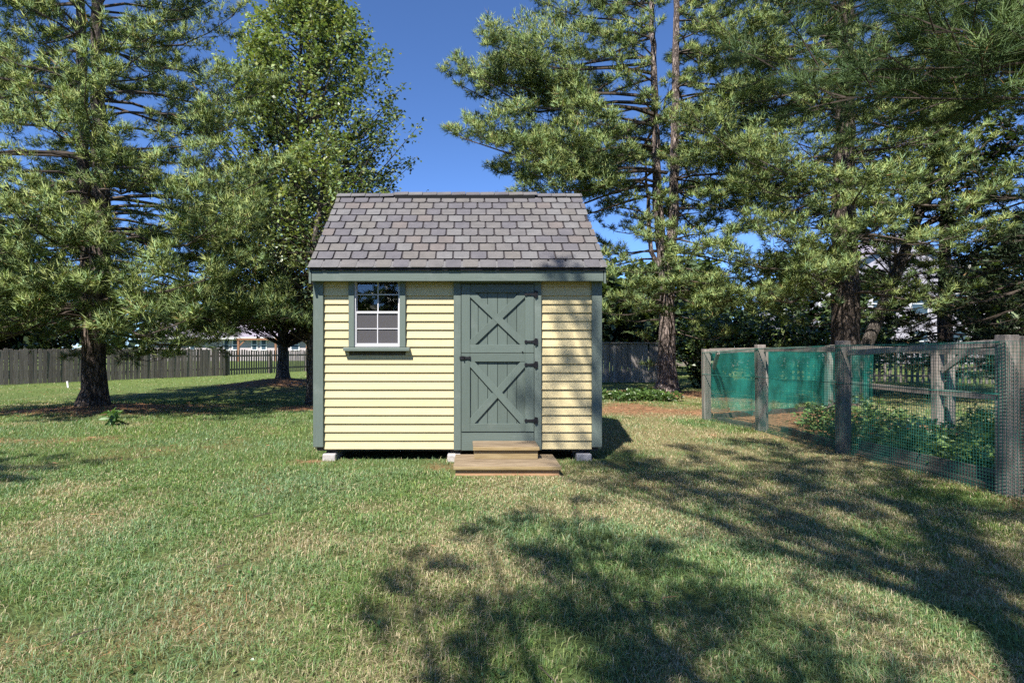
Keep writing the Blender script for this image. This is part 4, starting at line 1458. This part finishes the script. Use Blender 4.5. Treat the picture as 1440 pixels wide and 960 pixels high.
P_.limb((rx, ry, 6.9), (rx - 5.0, ry - 0.4, 7.9), 0.06, 0.35)
P_.limb((rx, ry, 5.6), (rx - 3.6, ry - 1.4, 5.6), 0.05, 0.35)
P_.limb((rx, ry, 2.6), (rx - 1.5, ry - 1.0, 2.25), 0.04, 0.4)
P_.limb((rx, ry, 2.4), (rx - 0.9, ry - 1.2, 2.05), 0.04, 0.4)
P_.limb((rx, ry, 2.5), (rx + 1.2, ry - 1.0, 2.25), 0.04, 0.4)
for tgt in ((-2.0, -2.2, 3.0), (-1.6, -2.3, 2.3), (1.9, -2.0, 2.9), (1.5, -2.3, 2.3), (2.6, -1.2, 3.3), (0.5, -2.4, 2.2), (-0.5, -2.4, 2.6), (2.7, -2.0, 2.6), (-0.2, -2.5, 3.4), (0.9, -2.4, 3.6), (-1.2, -2.4, 3.7)):
    P_.limb((rx, ry, tgt[2] + 0.3), (rx + tgt[0], ry + tgt[1], tgt[2]), 0.03, 0.45, 0.7)
P_.limb((rx, ry, 0.9), (rx - 0.75, ry - 0.5, 0.75), 0.02, 0.4, 0.3)
P_.build('pine_tree', 'white pine with pale flared trunk between the shed and the fenced garden', (rx, ry), tr, M['pine_bark_pale'])

# --- second right pine, behind the garden
qx, qy = 8.0, 12.1
P_ = Pine(45, 8, 0.115, 0.0112, pads=66)
def rad_q(z, a):
    return float(np.interp(z, [1.5, 2.6, 4.0, 5.5, 7.5, 10.0, 14.0], [1.6, 2.6, 3.0, 3.5, 3.4, 2.6, 0.4])) * (1 - 0.55 * max(0, -math.sin(a)) * min(1, max(0, (z - 2.2) / 3)))
P_.crown((qx, qy), 4.3, 12.5, rad_q, 0.38, (6, 9), 0.03, 1.0, 0.34)
P_.crown((qx, qy), 2.0, 4.3, rad_q, 0.55, (3, 5), 0.02, 0.9, 0.4)
P_.limb((qx, qy, 2.9), (qx - 1.9, qy - 1.6, 2.75), 0.05, 0.35, 0.75)
P_.limb((qx, qy, 3.2), (qx - 1.4, qy - 2.0, 3.15), 0.05, 0.35, 0.75)
P_.limb((qx, qy, 2.5), (qx - 2.2, qy - 1.2, 2.2), 0.05, 0.35, 0.7)
P_.limb((qx, qy, 4.3), (qx - 1.1, qy - 2.2, 4.0), 0.05, 0.4, 0.8)
P_.limb((qx, qy, 4.2), (qx + 1.6, qy - 2.0, 4.1), 0.05, 0.4, 0.8)
for tgt in ((-2.6, -0.6, 2.9), (-2.4, -1.5, 3.4), (-0.7, -2.3, 3.3), (-2.8, 0.3, 2.3), (0.9, -2.3, 3.2), (2.1, -1.2, 3.3), (-1.8, -1.9, 2.4)):
    P_.limb((qx, qy, tgt[2] + 0.3), (qx + tgt[0], qy + tgt[1], tgt[2]), 0.03, 0.4, 0.75)
P_.limb((qx, qy, 2.4), (qx + 1.3, qy - 1.5, 2.2), 0.04, 0.4, 0.6)
fp, fr = flare(qx, qy, 0.27)
tr = [(fp + [(qx, qy, 2.2), (qx - 0.05, qy, 4.0), (qx, qy, 7.0), (qx + 0.1, qy, 13.8)], fr + [0.26, 0.23, 0.15, 0.02])]
P_.build('pine_tree', 'stout dark-trunked white pine behind the fenced garden', (qx, qy), tr, M['pine_bark'])

# --- pine beside the viewer on the right: its limbs hang into the top corner
ox, oy = 8.6, 2.6
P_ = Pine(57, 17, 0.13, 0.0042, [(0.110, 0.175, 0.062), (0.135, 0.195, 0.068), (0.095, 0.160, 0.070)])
for tgt, z0 in (((2.5, 4.7, 3.35), 4.6), ((3.0, 4.2, 3.75), 5.0), ((3.3, 5.0, 3.55), 5.2), ((3.6, 4.2, 4.3), 5.6), ((2.9, 5.2, 4.35), 5.6), ((4.2, 5.3, 4.2), 5.8), ((4.4, 4.6, 4.7), 6.0), ((4.0, 5.6, 3.7), 4.9), ((5.0, 5.4, 4.1), 5.0), ((5.6, 5.9, 4.3), 5.4), ((2.7, 4.4, 3.0), 4.4), ((3.4, 4.6, 3.2), 4.6), ((3.9, 4.9, 3.35), 4.6), ((3.2, 4.0, 3.3), 4.7), ((4.6, 5.2, 3.6), 4.8)):
    P_.limb((ox, oy, z0), tgt, 0.024, 0.30, 0.8, 1.0, 0.05, 0.05)
def rad_o(z, a):
    return float(np.interp(z, [4.5, 7, 10, 14], [2.6, 3.6, 2.8, 0.5]))
P_.crown((ox, oy), 6.2, 14.0, rad_o, 0.75, (4, 6), 0.05, 0.55, 0.3, skip=lambda z, a: math.cos(a) < 0.1)
fp, fr = flare(ox, oy, 0.26)
P_.build('pine_tree', 'white pine whose shaded limbs hang low over the near end of the garden', (ox, oy), [(fp + [(ox, oy, 5.0), (ox, oy, 13.8)], fr + [0.18, 0.02])], M['pine_bark'])


# --- pines behind the viewer: they throw the shade over the lawn and the shed's right half
def above(gx_, gy_, z):
    """point at height z whose shadow falls on ground (gx_, gy_)"""
    k = z / math.tan(SUN_EL)
    return (gx_ - math.sin(SUN_AZ) * k, gy_ - math.cos(SUN_AZ) * k, z)


bx_, by_ = -0.9, -3.6
P_ = Pine(69, 6, 0.14, 0.013)
for (a, b, z, sp) in ((-0.35, 3.0, 4.6, 0.5), (0.1, 3.5, 4.9, 0.6), (0.75, 4.2, 5.1, 0.5), (0.5, 3.0, 4.5, 0.7), (1.0, 3.1, 4.7, 0.6), (1.5, 2.45, 4.4, 0.6), (0.3, 2.3, 4.2, 0.8), (1.0, 2.2, 4.2, 0.8)):
    t_ = above(a, b, z)
    P_.limb((bx_, by_, z + 0.3), t_, 0.05, 0.45, sp, 0.75)
for (a, b, z, sp) in ((1.9, 5.6, 8.6, 0.7), (2.6, 6.6, 9.0, 0.7), (3.3, 7.0, 9.2, 0.7), (2.4, 5.0, 8.2, 0.8), (3.4, 5.9, 8.8, 0.9), (3.9, 5.0, 8.4, 0.9), (2.6, 3.9, 7.8, 0.8), (3.4, 4.2, 8.0, 0.9), (3.0, 3.0, 7.4, 0.8), (4.0, 3.6, 7.8, 0.9), (1.75, 4.45, 8.0, 0.5), (4.3, 6.4, 9.0, 0.7)):
    t_ = above(a, b, z)
    P_.limb((bx_ + 0.5, by_, z - 0.2), t_, 0.05, 0.40, sp, 0.85)
for (a, b, z, sp) in ((1.58, 7.1, 9.6, 0.36), (1.12, 6.45, 9.9, 0.34), (1.62, 6.85, 9.4, 0.36), (0.8, 6.3, 9.7, 0.32), (1.6, 7.3, 9.2, 0.3)):
    P_.limb((bx_ + 0.3, by_, z - 0.5), above(a, b, z), 0.05, 0.55, sp, 1.3)
fp, fr = flare(bx_, by_, 0.25)
P_.build('pine_tree', 'tall white pine behind the viewer that shades the lawn before the shed', (bx_, by_), [(fp + [(bx_, by_, 5.0), (bx_ + 0.4, by_, 12.0)], fr + [0.18, 0.03])], M['pine_bark'])

cx_, cy_ = -8.2, -0.6
P_ = Pine(81, 6, 0.14, 0.018)
for (a, b, z, sp) in ((-4.3, 5.2, 5.6, 0.7), (-4.6, 5.9, 6.0, 0.6), (-4.9, 5.0, 5.8, 0.8), (-5.4, 5.8, 6.2, 0.8), (-3.9, 5.8, 5.6, 0.35), (-5.8, 5.0, 6.0, 0.9)):
    P_.limb((cx_, cy_, z), above(a, b, z), 0.05, 0.4, sp, 1.0)
fp, fr = flare(cx_, cy_, 0.22)
P_.build('pine_tree', 'white pine left behind the viewer that shades the lawn edge', (cx_, cy_), [(fp + [(cx_, cy_, 4.0), (cx_, cy_, 9.0)], fr + [0.15, 0.03])], M['pine_bark'])

# --- dark spruce at the right edge and more evergreens behind
DARK = [(0.028, 0.050, 0.024), (0.036, 0.060, 0.026), (0.045, 0.062, 0.028)]
def conifer(name, label, x, y, h, r0, seed, cols, z0=0.8, dens=0.8, k=7, w=0.012, step=0.5, group=None):
    p = Pine(seed, k, 0.12, w, cols)
    p.crown((x, y), z0, h, lambda z, a: r0 * max(0.08, 1 - (z - z0) / (h - z0)) ** 0.8, step, (5, 7), -0.18, dens, 0.2)
    fp, fr = flare(x, y, 0.2)
    return p.build(name, label, (x, y), [(fp + [(x, y, 3.0), (x, y, h)], fr + [0.16, 0.02])], M['pine_bark'], group)


conifer('spruce_tree', 'dense dark spruce standing beyond the near end of the fenced garden', 12.2, 11.6, 10.0, 3.6, 93, DARK, 1.3, 0.9, 4, 0.020, 0.45)
conifer('spruce_tree', 'dark spruce further back between the leaning trunk and the dense spruce', 13.8, 16.5, 9.0, 3.0, 95, DARK, 1.6, 0.6, 6, 0.018, 0.6)


# ------------------------------------------------------------------ broadleaved trees and shrubs
def broadleaf(name, label, base, trunk, z_lo, z_hi, radius, n_limbs, leaves, size, cols, seed, bark_mat, group=None, rise=1.0, cat='tree', axis_=None, tr_r=0.16):
    r = np.random.default_rng(seed)
    x, y = base
    e = empty(name, (x, y, gz(x, y)), label, cat, group)
    wood, tips = MB(), []
    fp, fr = flare(x, y, tr_r)
    MB().tube([*fp, *trunk[0]], [*fr, *trunk[1]], 14, 0.06).build('trunk', bark_mat, e, 0, True)
    ax = axis_ or (lambda z: (x, y))
    for i in range(n_limbs):
        z = z_lo + (z_hi - z_lo) * (i + r.random()) / n_limbs
        a = r.random() * 6.283
        Lh = radius(z, a) * math.sqrt(r.uniform(0.25, 1.0))
        zs = max(1.2, z - Lh * rise * r.uniform(0.6, 1.0))
        b = ax(zs)
        p0 = Vector((b[0], b[1], zs))
        c = ax(z)
        p1 = Vector((c[0] + math.cos(a) * Lh, c[1] + math.sin(a) * Lh, z))
        mid = p0.lerp(p1, 0.5) + Vector((math.cos(a), math.sin(a), 0)) * Lh * 0.12
        wood.tube([p0, mid, p1], [0.012 + 0.008 * Lh, 0.008 + 0.004 * Lh, 0.004], 4)
        for j in range(5):
            t = r.uniform(0.35, 1.0)
            q = mid.lerp(p1, t * 2 - 1) if t > 0.5 else p0.lerp(mid, t * 2)
            dd = Vector(r.normal(0, 1, 3)); dd.z = abs(dd.z) * 0.8; dd.normalize()
            l = r.uniform(0.25, 0.7)
            wood.tube([q, q + dd * l], [0.006, 0.002], 3)
            tips.append((q, q + dd * l))
        tips.append((mid.lerp(p1, 0.5), p1))
    wood.build('branches', M['twig'], e, 0, False, False)
    A = np.array([tuple(a) for a, b in tips]); B = np.array([tuple(b) for a, b in tips])
    k = r.integers(0, len(A), leaves)
    t = r.random((leaves, 1)) ** 0.7
    P = A[k] * (1 - t) + B[k] * t + r.normal(0, 0.085, (leaves, 3))
    leafy_object('crown', P, size, cols, seed + 1, e, core=(x, y), droop=0.25, asp=0.62)
    return e


PEAR = [(0.180, 0.250, 0.100), (0.215, 0.285, 0.115), (0.250, 0.300, 0.130), (0.155, 0.228, 0.100), (0.270, 0.290, 0.110)]
tx, ty = -5.83, 17.8
def rad_pear(z, a):
    b = np.interp(z, [2.0, 3.5, 5.5, 8.0, 10.0, 12.0, 13.5], [1.8, 3.2, 4.0, 3.6, 2.7, 1.4, 0.3])
    return float(b) * (1 + 0.10 * math.cos(a))
broadleaf('pear_tree', 'tall broadleaved tree with small glossy leaves on a root mound', (tx, ty), ([(tx, ty, 2.0), (tx + 0.1, ty, 4.0), (tx + 0.5, ty, 8.0), (tx + 0.6, ty, 12.5)], [0.16, 0.14, 0.09, 0.02]), 2.2, 12.7, rad_pear, 420, 64000, 0.118, PEAR, 501, M['pear_bark'], axis_=lambda z: (tx + 0.07 * z, ty))
ux, uy = -3.30, 11.8
broadleaf('pear_tree', 'slim young tree with glossy leaves close behind the window side of the shed', (ux, uy), ([(ux, uy, 1.5), (ux + 0.02, uy, 3.0), (ux + 0.3, uy + 0.2, 5.2)], [0.075, 0.06, 0.02]), 1.7, 5.4, lambda z, a: float(np.interp(z, [1.6, 2.5, 3.5, 4.6, 5.5], [0.7, 1.3, 1.6, 1.3, 0.3])), 90, 9000, 0.085, PEAR, 511, M['pear_bark'], tr_r=0.075, axis_=lambda z: (ux + 0.05 * z, uy))

# leaning trunk behind the garden
vx, vy = 8.9, 13.0
broadleaf('leaning_tree', 'leaning broadleaved tree with slanting trunk beside the stout pine', (vx, vy), ([(vx + 0.15, vy, 1.2), (vx + 0.75, vy, 2.6), (vx + 1.5, vy, 4.6), (vx + 2.0, vy, 7.0)], [0.13, 0.12, 0.10, 0.04]), 4.0, 8.0, lambda z, a: 1.9, 70, 6500, 0.12, GREENS, 521, M['pear_bark'], tr_r=0.15, axis_=lambda z: (vx + 0.36 * (z - 0.7), vy))

# hedge shrubs behind the garden and along the far fences
def shrub(x, y, h, rr, leaves, size, cols, seed, label, group=None):
    r = np.random.default_rng(seed)
    e = empty('shrub', (x, y, gz(x, y)), label, 'shrub', group)
    st_ = MB()
    P = []
    for i in range(26):
        a, f = r.random() * 6.283, math.sqrt(r.random())
        top = Vector((x + math.cos(a) * rr * f, y + math.sin(a) * rr * f, h * (1.02 - 0.45 * f * f) * r.uniform(0.75, 1.05)))
        st_.tube([(x + r.normal(0, .08), y + r.normal(0, .08), -0.1), Vector((x, y, 0)).lerp(top, 0.5), top], [0.025, 0.015, 0.004], 4)
        for j in range(leaves // 26):
            t = r.uniform(0.15, 1.0)
            q = Vector((x, y, 0)).lerp(top, t)
            P.append((q.x + r.normal(0, 0.22), q.y + r.normal(0, 0.22), max(0.05, q.z + r.normal(0, 0.16))))
    st_.build('stem', M['twig'], e)
    leafy_object('foliage', P, size, cols, seed + 1, e, core=(x, y), asp=0.6)
    return e


LAU = [(0.140, 0.210, 0.070), (0.185, 0.250, 0.080), (0.220, 0.270, 0.090), (0.110, 0.170, 0.062)]
i = 0
for x, y, h, rr in ((6.9, 16.6, 2.5, 1.3), (8.6, 16.4, 2.9, 1.4), (10.4, 16.0, 2.6, 1.3)):
    shrub(x, y, h, rr, 4200, 0.13, LAU, 601 + 2 * i, ('yellow-green leafy shrub beside the pale-barked pine trunk', 'dense leafy shrub behind the teal netting', 'leafy shrub behind the stout dark-trunked pine')[i])
    i += 1

# belt of trees far behind everything
BACK = [(0.075, 0.110, 0.042), (0.095, 0.135, 0.048), (0.065, 0.100, 0.045)]
BT = [(-40, 48, 9, 5, 'broad background tree at the far end of the grey close-board fence'), (-31, 40, 8.5, 4.5, 'tall background tree beyond the close-board fence'), (-24, 27, 6.5, 3.6, 'rounded tree close behind the grey close-board fence'), (-19.5, 22.5, 6, 3.0, 'small rounded tree against the close-board fence'), (-30, 70, 10, 6, 'wide crowned tree behind the pink-grey house'), (-17, 72, 9, 5.5, 'tall tree behind the cedar pergola and house'), (-11, 46, 5.0, 3.0, 'low rounded tree behind the picket fence'), (-5, 50, 6.5, 4.2, 'rounded tree behind the window side of the shed'), (3, 52, 7, 4.2, 'rounded tree straight behind the shed roof'), (5.2, 23.5, 4.2, 2.4, 'low dark tree right behind the taupe capped fence'), (8.4, 26, 5.0, 2.8, 'rounded tree behind the pale-barked pine trunk'), (12.2, 31, 6.0, 3.4, 'rounded tree behind the teal netting'), (18.2, 31, 6.5, 3.2, 'rounded tree beside the two storey house'), (16.5, 48, 9, 5.0, 'tall tree far behind the distant dark fence'), (25, 36, 6.0, 3.0, 'rounded tree in front of the two storey house'), (22.8, 22.5, 6.5, 3.2, 'rounded tree behind the garden picket fence'), (30, 30, 8, 4, 'tall rounded tree beyond the garden picket fence'), (46, 44, 10, 6, 'wide crowned tree past the two storey house')]
for j, (x, y, h, rr, lab) in enumerate(BT):
    broadleaf('background_tree', lab, (x, y), ([(x, y, h * 0.4), (x, y, h * 0.9)], [0.14, 0.03]), h * 0.12, h, lambda z, a, h=h, rr=rr: rr * math.sqrt(max(0.03, 1 - ((z / h - 0.5) / 0.52) ** 2)), 90, 4200, 0.26 + 0.004 * y, BACK, 701 + 3 * j, M['pear_bark'], 'broadleaved trees behind the fences')

# wood closing the horizon
n = 30000
a = rng.random(n) * 6.283
dist = 95 + 30 * rng.random(n)
top = 6 + 7 * smooth_noise(a * 18, dist * 0.02, 1.0, 91, 3)
P = np.stack([np.cos(a) * dist, 30 + np.sin(a) * dist, rng.random(n) ** 0.8 * top], 1)
tag(leafy_object('far_woods', P, 2.2, BACK, 92, asp=0.7), 'continuous wood of distant trees closing the horizon', 'woods', kind='stuff')
# trees behind the viewer, seen only in the window's reflection
for j, (x, y, h, rr) in enumerate(((-9, -17, 10, 4.5), (-1.5, -20, 11, 5), (7, -17, 10, 4.5))):
    broadleaf('background_tree', ('broadleaved tree behind the viewer to the left', 'tall broadleaved tree straight behind the viewer', 'broadleaved tree behind the viewer to the right')[j], (x, y), ([(x, y, h * 0.4), (x, y, h * 0.9)], [0.14, 0.03]), 0.8, h, lambda z, a, h=h, rr=rr: rr * math.sqrt(max(0.03, 1 - ((z / h - 0.5) / 0.52) ** 2)), 90, 6000, 0.30, BACK, 801 + 3 * j, M['pear_bark'])
